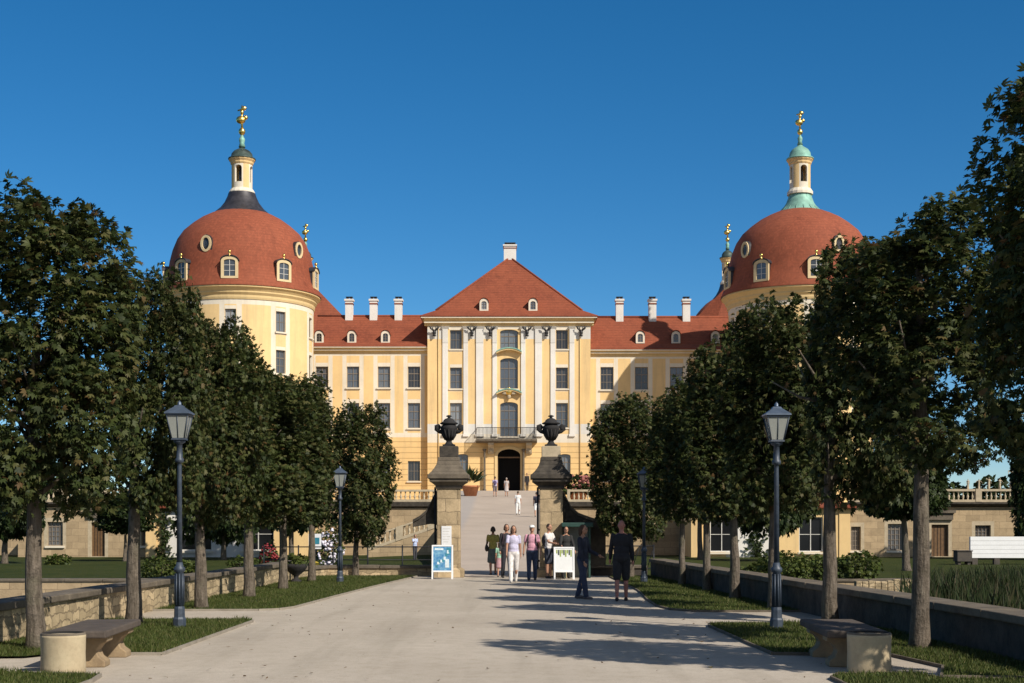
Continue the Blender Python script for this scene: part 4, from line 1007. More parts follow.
def avenue_tree(x,y,zb,zt,rx,var,label,group,rz=0.0,tv=None,dx=0.0,r=1.0):
    e=empty('chestnut_tree',(x,y,0.0),label,'tree',group)
    t=link('trunk',TRK[(var if tv is None else tv)%4],e); t.scale=(r,r,zb/HC+.02); t.rotation_euler=(0,0,rz)
    c=link('crown',CR[var],e,(dx,0,zb)); c.scale=(rx/1.22,rx/1.22,(zt-zb)/HH); c.rotation_euler=(0,0,rz)
    return e
GL='clipped trees in the left avenue row'; GR='clipped trees in the right avenue row'
# left row: trunk pixel, depth, crown bottom, top, radius
L_=[(36,18.7,1.95,5.72,1.10,0,'clipped chestnut standing behind the left stone bench, nearest tree of the left row',.3,.15,.97),
    (134,23.5,1.95,5.6,.74,1,'clipped chestnut just past the left bench, second trunk of the left row',1.7,.42,1.0),
    (200,27.9,1.85,5.5,.82,2,'clipped chestnut standing just behind the tall left lamp post, third trunk of the left row',4.0,.36,.95),
    (249,32.4,1.85,5.15,1.15,3,'clipped chestnut fourth along the left row, beyond the tall left lamp',2.2,0,1.0),
    (283,36.6,1.8,5.3,1.15,0,'clipped chestnut fifth along the left row, beside the dark stone planter',5.0,0,.95),
    (311,41.5,1.75,5.6,.88,1,'clipped chestnut sixth along the left row, just before the far left lamp',3.6,-.35,.9),
    (356,46.9,1.3,5.45,1.0,2,'clipped chestnut at the far end of the left row behind the far left lamp',1.1,.1,.85)]
for px,Y,zb,zt,rx,v,lab,rz,dx,rr in L_: avenue_tree(X(px,Y),Y,zb,zt,rx,v,lab,GL,rz,None,dx,rr)
R_T=[(1096,14.4,2.4,6.15,1.08,4,'loose clipped chestnut at the right edge of the view, trunk outside it',.2,0,1.05),
    (920,18.8,2.5,5.75,1.12,4,'clipped chestnut with a pale trunk behind the right stone bench',2.1,.25,.98),
    (830,23.6,2.1,6.25,.92,3,'clipped chestnut second along the right row, trunk rising behind the right bench slab',4.4,.62,1.0),
    (774,27.6,2.0,5.8,1.04,1,'clipped chestnut hidden behind the tall right lamp post',.9,.1,.85),
    (734,31.6,1.95,5.6,1.02,2,'clipped chestnut fourth along the right row, just left of the tall right lamp',3.0,0,.9),
    (707,35.8,1.9,5.15,1.02,0,'clipped chestnut fifth along the right row, its trunk between two slim trunks',5.2,0,.85),
    (682,39.0,1.9,5.2,.94,3,'slim clipped chestnut sixth along the right row beyond the far right lamp',1.3,.08,.72),
    (630,45.2,1.3,5.55,1.12,1,'clipped chestnut at the far end of the right row beside the right gate pillar',2.7,0,.85)]
for px,Y,zb,zt,rx,v,lab,rz,dx,rr in R_T: avenue_tree(X(px,Y),Y,zb,zt,rx,v,lab,GR,rz,None,dx,rr)
# island trees near the pavilions
CI=[crown_mesh(51,2.4,4.6,7000,.26,.4,'leaf_far',3,0,.5),crown_mesh(52,2.0,3.6,5200,.26,.4,'leaf_far',3,0,.5)]
def island_tree(px,Y,zb,zt,rx,label,v,lean=0.0,r0=.2,z0=-.6,group='round trees on the castle island'):
    e=empty('lime_tree',(X(px,Y),Y,z0),label,'tree',group)
    link('trunk',trunk_mesh(int(px),zb-z0,zt-zb,r0,lean,rx),e)
    c=link('crown',CI[v],e,(lean*(zb-z0)*.3,0,zb-z0)); k=(2.4,2.0)[v]; c.scale=(rx/k,rx/k,(zt-zb)/(4.6,3.6)[v]); c.rotation_euler=(0,0,px)
island_tree(224,95,1.0,8.2,2.6,'broad tree shading the left garden pavilion, dark trunk before its blue grey wall',0)
island_tree(291,97,1.6,8.0,2.3,'tree with dark trunk beside the ramp end of the left garden pavilion',1)
island_tree(125,92,1.3,3.5,1.6,'small round tree in front of the left casemate door',1,0,.13)
island_tree(772,93,1.55,8.2,2.5,'tree with low leafy crown in front of the right garden pavilion',0)
island_tree(700,96,3.0,9.0,2.6,'tree shading the ramp end of the right garden pavilion',0)
island_tree(906,72,2.2,5.6,2.0,'leaning dark crowned tree in front of the right casemate door',1,-.12,.22)
island_tree(5,86,1.2,6.0,2.2,'tree at the left edge of the view, left of the casemate rooms',1)
island_tree(1052,96,.5,8.5,2.4,'tree at the right edge of the view, beyond the end of the casemate rooms',0)
# distant wood behind the lake, one mass
rng=np.random.default_rng(77)
Pw=[];Nw=[]
for i in range(170):
    a=rng.uniform(-.2,PI+.2); r=rng.uniform(1.0,1.12); cx,cy=262*math.cos(a),100+250*r*math.sin(a); hh=rng.uniform(8,14); rr=rng.uniform(5,8)
    p,nn=crown_points(rng,420,rr,rr,hh,2.2,.2,.8); p[:,0]+=cx; p[:,1]+=cy; p[:,2]+=.5; Pw.append(p);Nw.append(nn)
V,Fc=leaf_cloud(np.concatenate(Pw),np.concatenate(Nw),rng,2.0,2,.9); tag(link('far_wood',npmesh('far_wood',V,Fc,[M['leaf_far']])),kind='stuff')
# ------------------------------------------------------------------ shrubs, reeds, ivy
def shrub(name,x,y,z,rx,h,label,group=None,mat='leaf_shrub',n=900,size=.13,blooms=None,nb=0,seed=1,nl=3):
    e=empty(name,(x,y,z),label,'shrub',group)
    rng=np.random.default_rng(seed); P,N=crown_points(rng,n,rx,rx*.8,h,2.2,.22,.75); P[:,2]*=1
    V,Fc=leaf_cloud(P,N,rng,size,nl,.5); link('foliage',npmesh('foliage',V,Fc,[M[mat]]),e)
    mb=MB(); rn=random.Random(seed)
    for k in range(6): a=k*1.05; mb.tube([(.05*math.cos(a),.05*math.sin(a),-.05),(rx*.5*math.cos(a),rx*.4*math.sin(a),h*.7)],[.03,.012],5,0)
    link('stems',mb.mesh('stems',[M['bark']]),e)
    if blooms:
        mb=MB()
        for k in range(nb):
            p,nn=crown_points(rng,1,rx*1.03,rx*.84,h,2.2,.2,1.0); p=p[0]
            if p[1]>.1*rx: p[1]*=-1
            for q in range(5): o=rng.normal(0,.05,3); mb.ell((p[0]+o[0],p[1]+o[1],p[2]+o[2]),.055,.055,.05,6,0)
        link('blossoms',mb.mesh('blossoms',[M[blooms]]),e)
    return e
for i,(px,Y,rx,h,lab) in enumerate([(783,58,1.0,.95,'rounded green shrub beside the right avenue wall, just right of the tall right lamp'),(812,59,.9,.75,'rounded green shrub in front of the tall window of the right pavilion'),(858,60.5,.9,.85,'green shrub beyond the right wall between the two pale trunks'),(762,61,.7,.4,'small green shrub behind the tall right lamp post')]):
    shrub('garden_shrub',X(px,Y),Y,-.62 if Y>60.5 else -.62,rx,h+ .25,lab,'shrubs beyond the right wall',n=800,size=.16,seed=100+i)
for i,(px,Y,rx,h,lab) in enumerate([(160,62,.75,.8,'low green shrub behind the left wall beside the tall left lamp'),(182,63,.7,.6,'dull green shrub directly behind the tall left lamp post'),(245,66,.8,.7,'low shrub beyond the left wall, between third and fourth trunks'),(58,84,.7,.45,'pale low shrub in front of the left casemate window')]):
    shrub('garden_shrub',X(px,Y),Y,-.62,rx,h+.1,lab,'shrubs beyond the left wall',n=600,size=.14,seed=120+i)
shrub('blossom_shrub',X(328,58),58,0.0,.62,1.55,'bush covered with white and lilac blossoms behind the far left lamp',None,'leaf_shrub',700,.12,'petal_white',46,140)
shrub('blossom_shrub',X(269,70),70,-.5,.42,1.3,'bush with dark red blossoms between fourth and fifth left trunks',None,'leaf_far',420,.12,'petal_red',44,141)
# ivy on the left pavilion corner
def ivy(x,y,z0,z1,w,label,seed):
    e=empty('ivy',(x,y,z0),label,'climbing plant'); rng=np.random.default_rng(seed); n=260
    zz=rng.random(n)**1.2*(z1-z0); xx=rng.normal(0,1,n)*w*(.35+.4*np.sin(zz*3)**2); P=np.stack([xx,rng.uniform(-.14,-.02,n),zz],1); N=np.tile([0,-1.0,.1],(n,1))
    V,Fc=leaf_cloud(P,N,rng,.2,3,.7); link('foliage',npmesh('foliage',V,Fc,[M['leaf_ivy']]),e)
    mb=MB(); mb.tube([(0,-.03,0),(.1,-.04,(z1-z0)*.4),(-.1,-.04,(z1-z0)*.9)],[.04,.03,.01],5,0); link('stem',mb.mesh('stem',[M['bark']]),e)
ivy(X(163,104),104.4,-.6,3.0,.45,'ivy climbing the left corner of the left garden pavilion',9)
ivy(X(757,104),104.4,-.6,2.6,.7,'ivy climbing the middle of the right garden pavilion front',10)
# reeds in the water beyond the right wall
rng=np.random.default_rng(8); n=5200; y=rng.uniform(34,59,n); x=y*rng.uniform(.285,.42,n)+rng.normal(0,.35,n); k=x>6.9; x,y=x[k],y[k]; n=len(x)
zt=rng.uniform(-.35,.18,n)+ .25*np.sin(x*1.3)*np.sin(y*.8); b=np.stack([x,y,np.full(n,-1.5)],1); ln=rng.normal(0,.16,(n,2)); an=rng.uniform(0,PI,n); w=.022
u=np.stack([np.cos(an)*w,np.sin(an)*w,0*an],1); m=b+np.stack([ln[:,0]*.3,ln[:,1]*.3,(zt+1.5)*.6],1); t=b+np.stack([ln[:,0]*1.6,ln[:,1]*1.6,zt+1.5],1)
V=np.stack([b-u,b+u,m+u*1.3,t,m-u*1.3],1).reshape(-1,3); tag(link('reeds',npmesh('reeds',V,np.arange(len(V)).reshape(-1,5),[M['leaf_reed']])),kind='stuff')
# ================================================================== LAMP POSTS
def lamp(x,y,H,label,k=1.0):
    r=empty('street_lamp',(x,y,0),label,'street lamp',group='lamp posts along the avenue')
    mb=MB(); mb.lathe(x,y,[(.105,0.0),(.105,.16),(.088,.19),(.084,.32),(.076,.36)],8,0,False); 
    mb.lathe(x,y,[(.070,.36),(.064,.90),(.09,.92),(.09,.97),(.06,1.0),(.05,1.06)],16,0)
    for i in range(8): a=2*PI*i/8+.2; mb.tube([(x+.068*math.cos(a),y+.068*math.sin(a),.38),(x+.062*math.cos(a),y+.062*math.sin(a),.88)],.014,5,0)
    build(mb,'post_base',[M['lamp_paint']],r)
    zl=H-.60
    mb=MB(); mb.lathe(x,y,[(.046,1.06),(.036,zl-.42),(.034,zl-.36),(.07,zl-.35),(.07,zl-.30),(.05,zl-.28),(.045,zl-.06),(.09,zl-.04),(.10,zl)],14,0); build(mb,'post',[M['lamp_paint']],r)
    lb=MB(); a,b=.10,.165; z0=zl+.03; z1=zl+.38
    lb.frustum((x,y,zl),.11,.11,(x,y,z0),.105,.105,0); lb.frustum((x,y,z1),.178,.178,(x,y,z1+.03),.185,.185,0)
    for sx in (-1,1):
        for sy in (-1,1): lb.tube([(x+sx*a,y+sy*a,z0),(x+sx*b,y+sy*b,z1)],.011,5,0)
    for s in (-1,1):
        lb.tube([(x,y+s*a,z0),(x,y+s*b,z1)],.008,4,0); lb.tube([(x+s*a,y,z0),(x+s*b,y,z1)],.008,4,0)
    ln=build(lb,'lantern_frame',[M['lamp_paint']],r)
    gb=MB(); gb.frustum((x,y,z0+.002),a-.004,a-.004,(x,y,z1-.002),b-.004,b-.004,0); build(gb,'glass',[M['lampglass']],ln)
    rb=MB(); z2=z1+.03; rb.frustum((x,y,z2+.001),.20,.20,(x,y,z2+.025),.195,.195,0); rb.frustum((x,y,z2+.025),.195,.195,(x,y,z2+.115),.075,.075,0); rb.frustum((x,y,z2+.115),.075,.075,(x,y,z2+.14),.06,.06,0); rb.lathe(x,y,[(.05,z2+.14),(.03,z2+.16),(.035,z2+.18),(.02,z2+.20),(.004,z2+.22)],10,0)
    build(rb,'lamp_roof',[M['lamp_roof']],r)
M['lamp_roof']=simple('grey blue lamp roof',(.09,.12,.17),.35,.3,.2,8)
lamp(X(179.5,22.6),22.6,3.60,'tall lamp post on the left lawn, between second and third trunks')
lamp(X(776.5,22.4),22.4,3.56,'tall lamp post on the right lawn, behind the right stone bench')
lamp(X(340,41.0),41.0,3.36,'small looking lamp post far along the left row, beside the white blossom bush')
lamp(X(644,41.0),41.0,3.33,'small looking lamp post far along the right row, beside the dark dressed man')
# ================================================================== BENCHES AND DRUMS
def bench(x,y,rz,label):
    r=empty('stone_bench',(x,y,0),label,'bench',group='stone benches by the path',rz=rz)
    mb=MB(); mb.box(-.34,.34,-1.05,1.05,.355,.44,0); o=link('seat',mb.mesh('seat',[M['bench_top']]),r); bv=o.modifiers.new('Bevel','BEVEL'); bv.width=.018; bv.segments=2
    for yy in (-.62,.62):
        mb=MB(); prof=[(-.27,0),(.27,0),(.27,.07),(.20,.12),(.17,.19),(.22,.26),(.30,.30),(.30,.353),(-.30,.353),(-.30,.30),(-.22,.26),(-.17,.19),(-.20,.12),(-.27,.07)]
        mb.prism(prof,yy-.15,yy+.15,0); o=link('support',mb.mesh('support',[M['bench_leg']]),r); bv=o.modifiers.new('Bevel','BEVEL'); bv.width=.012; bv.segments=2
    return r
bench(-5.02,17.15,math.radians(4),'dark slab stone bench on scrolled supports, left of the path')
bench(3.98,17.2,math.radians(-3),'dark slab stone bench on scrolled supports, right of the path')
def drum(x,y,label):
    r=empty('stone_drum',(x,y,0),label,'stone drum',group='stone drums at the bench ends')
    mb=MB(); mb.lathe(x,y,[(.235,0),(.243,.02),(.243,.08),(.238,.22),(.243,.40),(.243,.425)],40,0); build(mb,'drum_body',[M['drum']],r)
    mb=MB(); mb.lathe(x,y,[(.243,.4255),(.243,.44),(.225,.45)],40,0,True,False); mb.lathe(x,y,[(.225,.45),(.20,.38),(.0,.36)],40,1,True,False); build(mb,'rim',[M['coping'],M['dark_in']],r)
drum(-4.98,15.78,'pale round stone drum in front of the left bench')
drum(3.98,15.85,'round stone drum in front of the right bench, mostly shaded')
# planter between trees, plant pots near the portal
def planter(x,y,z,label,kind):
    r=empty('planter',(x,y,z),label,'planter')
    mb=MB()
    if kind=='urn':
        mb.lathe(x,y,[(.16,z),(.16,z+.08),(.07,z+.14),(.08,z+.22),(.24,z+.34),(.32,z+.46),(.34,z+.56),(.30,z+.56),(.25,z+.48)],20,0); build(mb,'bowl',[M['urn']],r); n,h,zz,sz,mt=160,.3,z+.5,.12,'leaf_shrub'
    else:
        mb.lathe(x,y,[(.52,z),(.72,z+.75),(.80,z+.78),(.80,z+.92),(.68,z+.92),(.6,z+.8)],20,0); build(mb,'pot',[M['terracotta']],r)
    rng=np.random.default_rng(int(abs(x)*100)+3)
    if kind=='palm':
        N=rng.normal(0,1,(90,3)); N[:,2]=np.abs(N[:,2])+.5; N/=np.linalg.norm(N,axis=1)[:,None]; P=np.tile([x,y,z+1.0],(90,1))+N*.4
        V,Fc=leaf_cloud(P-np.array([x,y,z]),N*2.5,rng,1.25,1,.13,.2); link('fronds',npmesh('fronds',V,Fc,[M['leaf_far']]),r)
    elif kind=='flower':
        P,N=crown_points(rng,420,1.5,1.2,1.5,2.2); P[:,2]+=.8; V,Fc=leaf_cloud(P,N,rng,.32,3,.6); link('foliage',npmesh('foliage',V,Fc,[M['leaf_far']]),r)
        mb=MB()
        for k in range(60):
            p,_=crown_points(rng,1,1.55,1.25,1.55,2.2,.1,1.0); p=p[0]; p[1]=-abs(p[1]); mb.ell((p[0],p[1],p[2]+.8),.16,.12,.13,6,0)
        link('blossoms',mb.mesh('blossoms',[M['petal_pink']]),r)
    else:
        P,N=crown_points(rng,n,.34,.34,h,2.2); P[:,2]+=zz-z; V,Fc=leaf_cloud(P,N,rng,sz,3,.5); link('foliage',npmesh('foliage',V,Fc,[M[mt]]),r)
planter(X(296,41),41,0,'dark footed stone planter with a green plant beside the fifth left trunk','urn')
planter(X(470.5,124),124,rampz(124)-.02,'terracotta pot with a spiky palm on the ramp left of the portal','palm')
planter(X(578,118),118,3.58,'pot of pink red blossoms on the terrace right of the portal','flower')
# thin railing on the bank left of the gate
r=empty('metal_railing',(X(330,55),55,0),'thin dark metal railing along the bank left of the gate','railing')
x0,x1=-9.6,-2.9; mb=MB()
for z in (.35,.85): mb.tube([(x0,55,z),(x1,55,z)],.022,6,0)
build(mb,'rail',[M['iron']],r)
for i in range(6):
    xx=x0+(x1-x0)*i/5; mb=MB(); mb.tube([(xx,55,-.6),(xx,55,.92)],.03,6,0); build(mb,'post',[M['iron']],r)
r=empty('metal_railing',(3.4,50,0),'thin dark metal railing with slanted bars right of the ticket booth','railing')
mb=MB()
for z in (.15,.95): mb.tube([(2.95,50.2,z),(5.0,50.2,z)],.022,6,0)
for i in range(8): mb.tube([(2.95+.26*i,50.2,.15),(3.2+.26*i,50.2,.95)],.015,5,0)
build(mb,'rail',[M['iron']],r)
for xx in (2.95,5.0): mb=MB(); mb.tube([(xx,50.2,-.6),(xx,50.2,1.0)],.03,6,0); build(mb,'post',[M['iron']],r)
# information plates
mb=MB(); xx=X(317,57); mb.box(xx-.25,xx+.25,56.4,56.43,.75,1.35,0); mb.box(xx-.03,xx+.03,56.44,56.5,-.6,1.3,2); mb.box(xx-.18,xx+.18,56.385,56.398,.95,1.2,1)
o=build(mb,'info_plate',[M['boards'],M['p_teal'],M['iron']]); tag(o,'small white and blue sign on a post beside the white blossom bush','sign')
mb=MB(); xx=X(316.5,56); Rm=[]; mb.add([(xx+.2*math.cos(2*PI*i/24),55.6,.08+.2*math.sin(2*PI*i/24)) for i in range(24)]+[(xx+.2*math.cos(2*PI*i/24),55.64,.08+.2*math.sin(2*PI*i/24)) for i in range(24)],[list(range(24)),list(range(47,23,-1))]+[[i,i+24,(i+1)%24+24,(i+1)%24] for i in range(24)],0); mb.box(xx-.02,xx+.02,55.65,55.7,-.6,.2,1)
M['p_yellow']=simple('yellow sign',(.55,.40,.05),.6,0,.1,6)
o=build(mb,'round_sign',[M['p_yellow'],M['iron']]); tag(o,'small round yellow sign low on the bank below the white and blue sign','sign')
# white boarded panel on legs, beside it a dark box
r=empty('boarded_panel',(X(1002,84),84,-.6),'long white boarded panel raised on dark legs on the island bank at right','panel')
x0,x1=X(970.5,84),X(1052,84); zb,zt=Z(558,84),Z(536.5,84); mb=MB()
for i in range(5): mb.box(x0,x1,84,84.12,zb+(zt-zb)*i/5+.006,zb+(zt-zb)*(i+1)/5-.006,0)
mb.box(x0+.02,x1-.02,84.125,84.3,zb+.01,zt-.01,0); build(mb,'boarding',[M['boards']],r)
for px in (975,997,1030):
    mb=MB(); xx=X(px,84); mb.box(xx-.16,xx+.16,83.98,84.32,-.62,zb-.003,0); build(mb,'leg',[M['darkbox']],r)
r=empty('grey_box',(X(963,84),84,-.6),'squat grey brown box standing at the left end of the white boarded panel','box')
mb=MB(); xx=X(963,84); mb.box(xx-.46,xx+.42,83.6,84.4,-.42,.18,0); build(mb,'case',[M['darkbox']],r,.03)
mb=MB(); mb.box(xx-.50,xx+.46,83.55,84.45,.183,.25,0); build(mb,'lid',[M['darkbox']],r,.02)
for d in (-.3,.26): mb=MB(); mb.box(xx+d-.08,xx+d+.08,83.7,84.3,-.62,-.423,0); build(mb,'leg',[M['darkbox']],r)
# low dry stone row on the right bank
mb=MB(); rn=random.Random(4); xx=X(856,58)
tag(build(mb,'x',[M['rubble']]),None) if False else None
r=empty('stone_row',(X(880,57),57,-.6),'short row of pale stones on the bank behind the right bench tree','wall')
for i in range(9):
    mb=MB(); px=858+i*6.3; xx=X(px,57.4); mb.box(xx-.12,xx+.12,57.2,57.6,-1.2,-.53+rn.uniform(-.05,.05),0); build(mb,'stone',[M['rubble']],r,.03)
# ================================================================== PEOPLE
def bake(o):
    dg=bpy.context.evaluated_depsgraph_get(); me=bpy.data.meshes.new_from_object(o.evaluated_get(dg)); mats=list(o.data.materials)
    o.modifiers.clear(); o.data=me
    me.materials.clear()
    for m in mats: me.materials.append(m)
    for p in me.polygons: p.use_smooth=True; p.material_index=0
def skin_part(mb,name,mat,parent,vox,it=3):
    o=link(name,mb.mesh(name,[mat]),parent); rm=o.modifiers.new('Remesh','REMESH'); rm.mode='VOXEL'; rm.voxel_size=vox; rm.use_smooth_shade=True
    sm=o.modifiers.new('Smooth','SMOOTH'); sm.iterations=it; sm.factor=.5
    bpy.context.view_layer.update(); bake(o); return o
CL={}
def cloth(c,rough=.85):
    k=tuple(c)
    if k not in CL: CL[k]=simple('fabric %d'%len(CL),c,rough,0,.22,14,.15)
    return CL[k]
M['skin']=simple('skin',(.42,.22,.14),.6,0,.08,12)
M['eye']=simple('eye',(.02,.015,.012),.3)
def person(x,y,z,rz,h,label,top,bottom,hair,group=None,legs='trousers',stride=.0,armL=(.0,.12),armR=(.0,.12),shoes=(.05,.045,.04),skinc=None,sleeve='short',hat=None,bag=None,vox=.012,hairlen=.0,elbL=.15,elbR=.15,girth=1.0,statue=None,lean=0.0,turn=0.0,longtop=0.0,drop=None):
    """faces -Y at rz=0; stride: forward swing of the legs (rad)"""
    s=h/1.75; r=empty('statue' if statue else 'person',(x,y,z),label,'statue' if statue else 'person',group,rz); g=girth
    V3=lambda a,b,c:Vector((a*s,b*s,c*s))
    def leg(sd,sw):
        hip=Vector((sd*.085,0,.90)); k=max(0,-sw)*.9
        kn=hip+Vector((sd*.01,-math.sin(sw)*.43,-math.cos(sw)*.43)); an=kn+Vector((0,-math.sin(sw-k)*.41+0,-math.cos(sw-k)*.41)); return hip,kn,an
    Ls=[leg(-1,stride),leg(1,-stride)]
    dz=min(a[2].z for a in Ls)-.07
    sh=lambda v:Vector((v.x,v.y-lean*max(0,v.z-.9),v.z-dz))
    def S(v): v=sh(Vector(v)); return (v.x*s,v.y*s,v.z*s)
    def arm(sd,sw,out,elb):
        a=Vector((sd*0.168*g**.5,0,1.415)); d=Vector((sd*math.sin(out),-math.sin(sw)*math.cos(out),-math.cos(sw)*math.cos(out)))
        e=a+d*.285; sw2=sw+elb; d2=Vector((sd*math.sin(out)*.5,-math.sin(sw2),-math.cos(sw2))).normalized(); w=e+d2*.25; return a,e,w,d2
    As=[arm(-1,*armL,elbL),arm(1,*armR,elbR)]
    skinm=statue or (simple('skin tone',skinc,.6,0,.08,12) if skinc else M['skin'])
    mb=MB()
    def L(pts,rad): mb.limb([S(p) for p in pts],[q*s for q in rad],10)
    def E(c,a,b,d,m=None,n=14): (m or mb).ell(S(c),a*s,b*s,d*s,n)
    # trunk, neck and head
    E((0,0,1.30),.155*g,.105*g,.20); E((0,.0,1.06),.135*g,.10*g,.17); E((0,.01,.93),.16*g,.115*g,.12); E((0,0,1.42),.148,.075,.07)
    L([(0,.01,1.45),(0,0,1.56)],[.056,.05])
    hd=Vector((0,-.012,1.645)); E(hd,.073,.092,.112); E(hd+Vector((0,-.045,-.05)),.052,.045,.055)
    fx=lambda a,b,c:(hd.x+a*math.cos(turn)-b*math.sin(turn),hd.y+a*math.sin(turn)+b*math.cos(turn),hd.z+c)
    E(fx(0,-.098,-.012),.014,.02,.022,None,8); E(fx(0,-.085,-.055),.026,.012,.010,None,8); E(fx(0,-.08,.03),.05,.018,.012,None,8); E(fx(-.074,.01,-.005),.012,.02,.03,None,8); E(fx(.074,.01,-.005),.012,.02,.03,None,8)
    for hp,kn,an in Ls:
        L([hp,kn,an],[.088*g**.5,.054,.037]); L([kn+Vector((0,.012,-.10)),an],[.055,.036])
        t=an+Vector((0,-.13,-.045)); L([an+Vector((0,.03,-.035)),t],[.036,.03])
    for (a,e,w,d) in As:
        L([a,e,w],[.052,.039,.027])
        c=w+d*.055; E(c,.03,.022,.045)
        ax=Vector((1,0,0)); sd=1 if a.x>0 else -1
        for q in range(4):
            o=Vector((0,(q-1.5)*.017,0)); b0=c+d*.03+o; ln=(.062,.075,.07,.052)[q]; k2=d*.8+Vector((-sd*.35,-.1,0)); L([b0,b0+d*ln*.55,b0+d*ln*.55+k2*ln*.5],[.0095,.009,.008])
        L([c+Vector((0,-.022,-.0)),c+Vector((-sd*.01,-.045,0))+d*.02,c+Vector((-sd*.015,-.045,0))+d*.05],[.012,.011,.009])
    if drop:  # lifted drapery for statues
        L([(0,.05,.75),(0,.08,.3),(0,.08,.1)],[.17,.2,.2])
    body=skin_part(mb,'body',skinm,r,vox*s)
    if statue: return r
    for sd in (-1,1):
        m=MB(); m.ell(S(fx(sd*.028,-.088,.012)),.011*s,.008*s,.009*s,8); o=link('eye',m.mesh('eye',[M['eye']]),r)
    # top
    m=MB(); 
    def EL(m,c,a,b,d): m.ell(S(c),a*s,b*s,d*s,14)
    EL(m,(0,0,1.30),.172*g,.122*g,.195); EL(m,(0,0,1.10),.157*g,.122*g,.19); EL(m,(0,0,1.40),.160,.09,.078); EL(m,(0,.01,.98-longtop*.5),.172*g,.13*g,.10+longtop)
    for (a,e,w,d) in As:
        if sleeve=='none': m.limb([S(a),S(a+(e-a)*.15)],[.06*s,.056*s]); continue
        m.limb([S(a),S(a+(e-a)*(.62 if sleeve=='short' else 1.0))],[.062*s,.054*s if sleeve=='short' else .049*s])
        if sleeve=='long': m.limb([S(e),S(w-d*.02)],[.052*s,.04*s])
    tp=skin_part(m,'top',cloth(top),r,vox*s)
    # bottom
    m=MB(); EL(m,(0,.01,.93),.176*g,.132*g,.13); nm=legs
    if legs=='skirt':
        fr=[(.172,.125,1.0),(.19,.14,.85),(.205,.155,.65),(.215,.165,.50)]
        for a,b,c in fr: EL(m,(0,0,c),a*g,b*g,.09)
        for (a,b,c),(a2,b2,c2) in zip(fr,fr[1:]):
            for f in (.33,.66): EL(m,(0,0,c+(c2-c)*f),(a+(a2-a)*f)*g,(b+(b2-b)*f)*g,.09)
    else:
        for hp,kn,an in Ls:
            if legs=='shorts': m.limb([S(hp),S(hp+(kn-hp)*.9)],[.108*s*g**.5,.088*s])
            else: m.limb([S(hp),S(kn),S(an+(kn-an)*.03)],[.104*s*g**.5,.075*s,.060*s])
    skin_part(m,legs,cloth(bottom),r,vox*s)
    for hp,kn,an in Ls:
        m=MB(); t=an+Vector((0,-.135,-.045)); m.limb([S(an+Vector((0,.035,-.035))),S(t)],[.045*s,.038*s]); m.v=[(a,b,max(c,.002)) for a,b,c in m.v]; skin_part(m,'shoe',cloth(shoes),r,vox*s,1)
    if hair:
        m=MB(); EL(m,hd+Vector((0,.022,.025)),.082,.088,.103); 
        if hairlen>0: m.limb([S(hd+Vector((0,.06,0))),S(hd+Vector((0,.07,-hairlen)))],[.07*s,.06*s])
        for sd in (-1,1):
            if hairlen>0: m.limb([S(hd+Vector((sd*.06,.02,.02))),S(hd+Vector((sd*.07,.03,-hairlen*.8)))],[.035*s,.03*s])
        skin_part(m,'hair',cloth(hair),r,vox*s)
    if hat:
        m=MB(); EL(m,hd+Vector((0,.0,.07)),.088,.1,.062); EL(m,hd+Vector((0,-.08,.055)),.075,.075,.014); skin_part(m,'cap',cloth(hat),r,vox*s)
    if bag:
        kind,c=bag; m=MB()
        if kind=='backpack': EL(m,(0,.17,1.22),.14,.09,.20); skin_part(m,'backpack',cloth(c),r,vox*s)
        elif kind=='straps':
            EL(m,(0,.17,1.22),.13,.08,.19); 
            for sd in (-1,1): m.limb([S((sd*.11,.08,1.42)),S((sd*.115,-.05,1.45)),S((sd*.125,-.125,1.32)),S((sd*.15,-.10,1.12))],[.022*s]*4)
            skin_part(m,'backpack',cloth(c),r,vox*s)
        else:
            sd=1 if kind=='shoulder_right' else -1
            EL(m,(sd*.23,.02,.98),.07,.15,.13); m.limb([S((sd*.17,-.02,1.46)),S((sd*.22,.0,1.2)),S((sd*.23,0,1.05))],[.018*s]*3); skin_part(m,'bag',cloth(c),r,vox*s)
    return r
def pw(px,py): Y=F*EYE/(py-HOR); return X(px,Y),Y
PP=PI
x,y=pw(493,575.2); person(x,y,0,PP+.1,1.62,'person in an olive yellow top and grey green skirt walking to the gate',(.36,.31,.08),(.10,.13,.13),(.05,.035,.025),None,'skirt',.12,armL=(.1,.15),armR=(.3,.15),elbR=.9,bag=('shoulder_right',(.03,.025,.02)),hairlen=.05)
x,y=pw(513.5,582.5); person(x,y,0,.1,1.66,'person in a pale lilac T-shirt and white trousers walking towards the viewer',(.55,.52,.68),(.72,.68,.66),(.06,.035,.02),None,'trousers',.22,armL=(.25,.15),armR=(-.2,.15),hairlen=.12,shoes=(.5,.47,.42))
x,y=pw(506.5,578); person(x,y,0,.2,1.70,'person in dark clothes half hidden behind the one in white trousers',(.035,.03,.035),(.03,.03,.04),(.03,.02,.015),None,'trousers',-.15,sleeve='long',hairlen=.08,bag=('straps',(.04,.02,.03)))
x,y=pw(532,580.5); person(x,y,0,-.05,1.66,'person in a pink top, white cap and dark blue trousers with backpack straps',(.60,.30,.38),(.035,.05,.095),(.05,.04,.035),None,'trousers',.12,armL=(.1,.22),armR=(.0,.25),hat=(.78,.78,.76),bag=('straps',(.03,.03,.035)),girth=1.08)
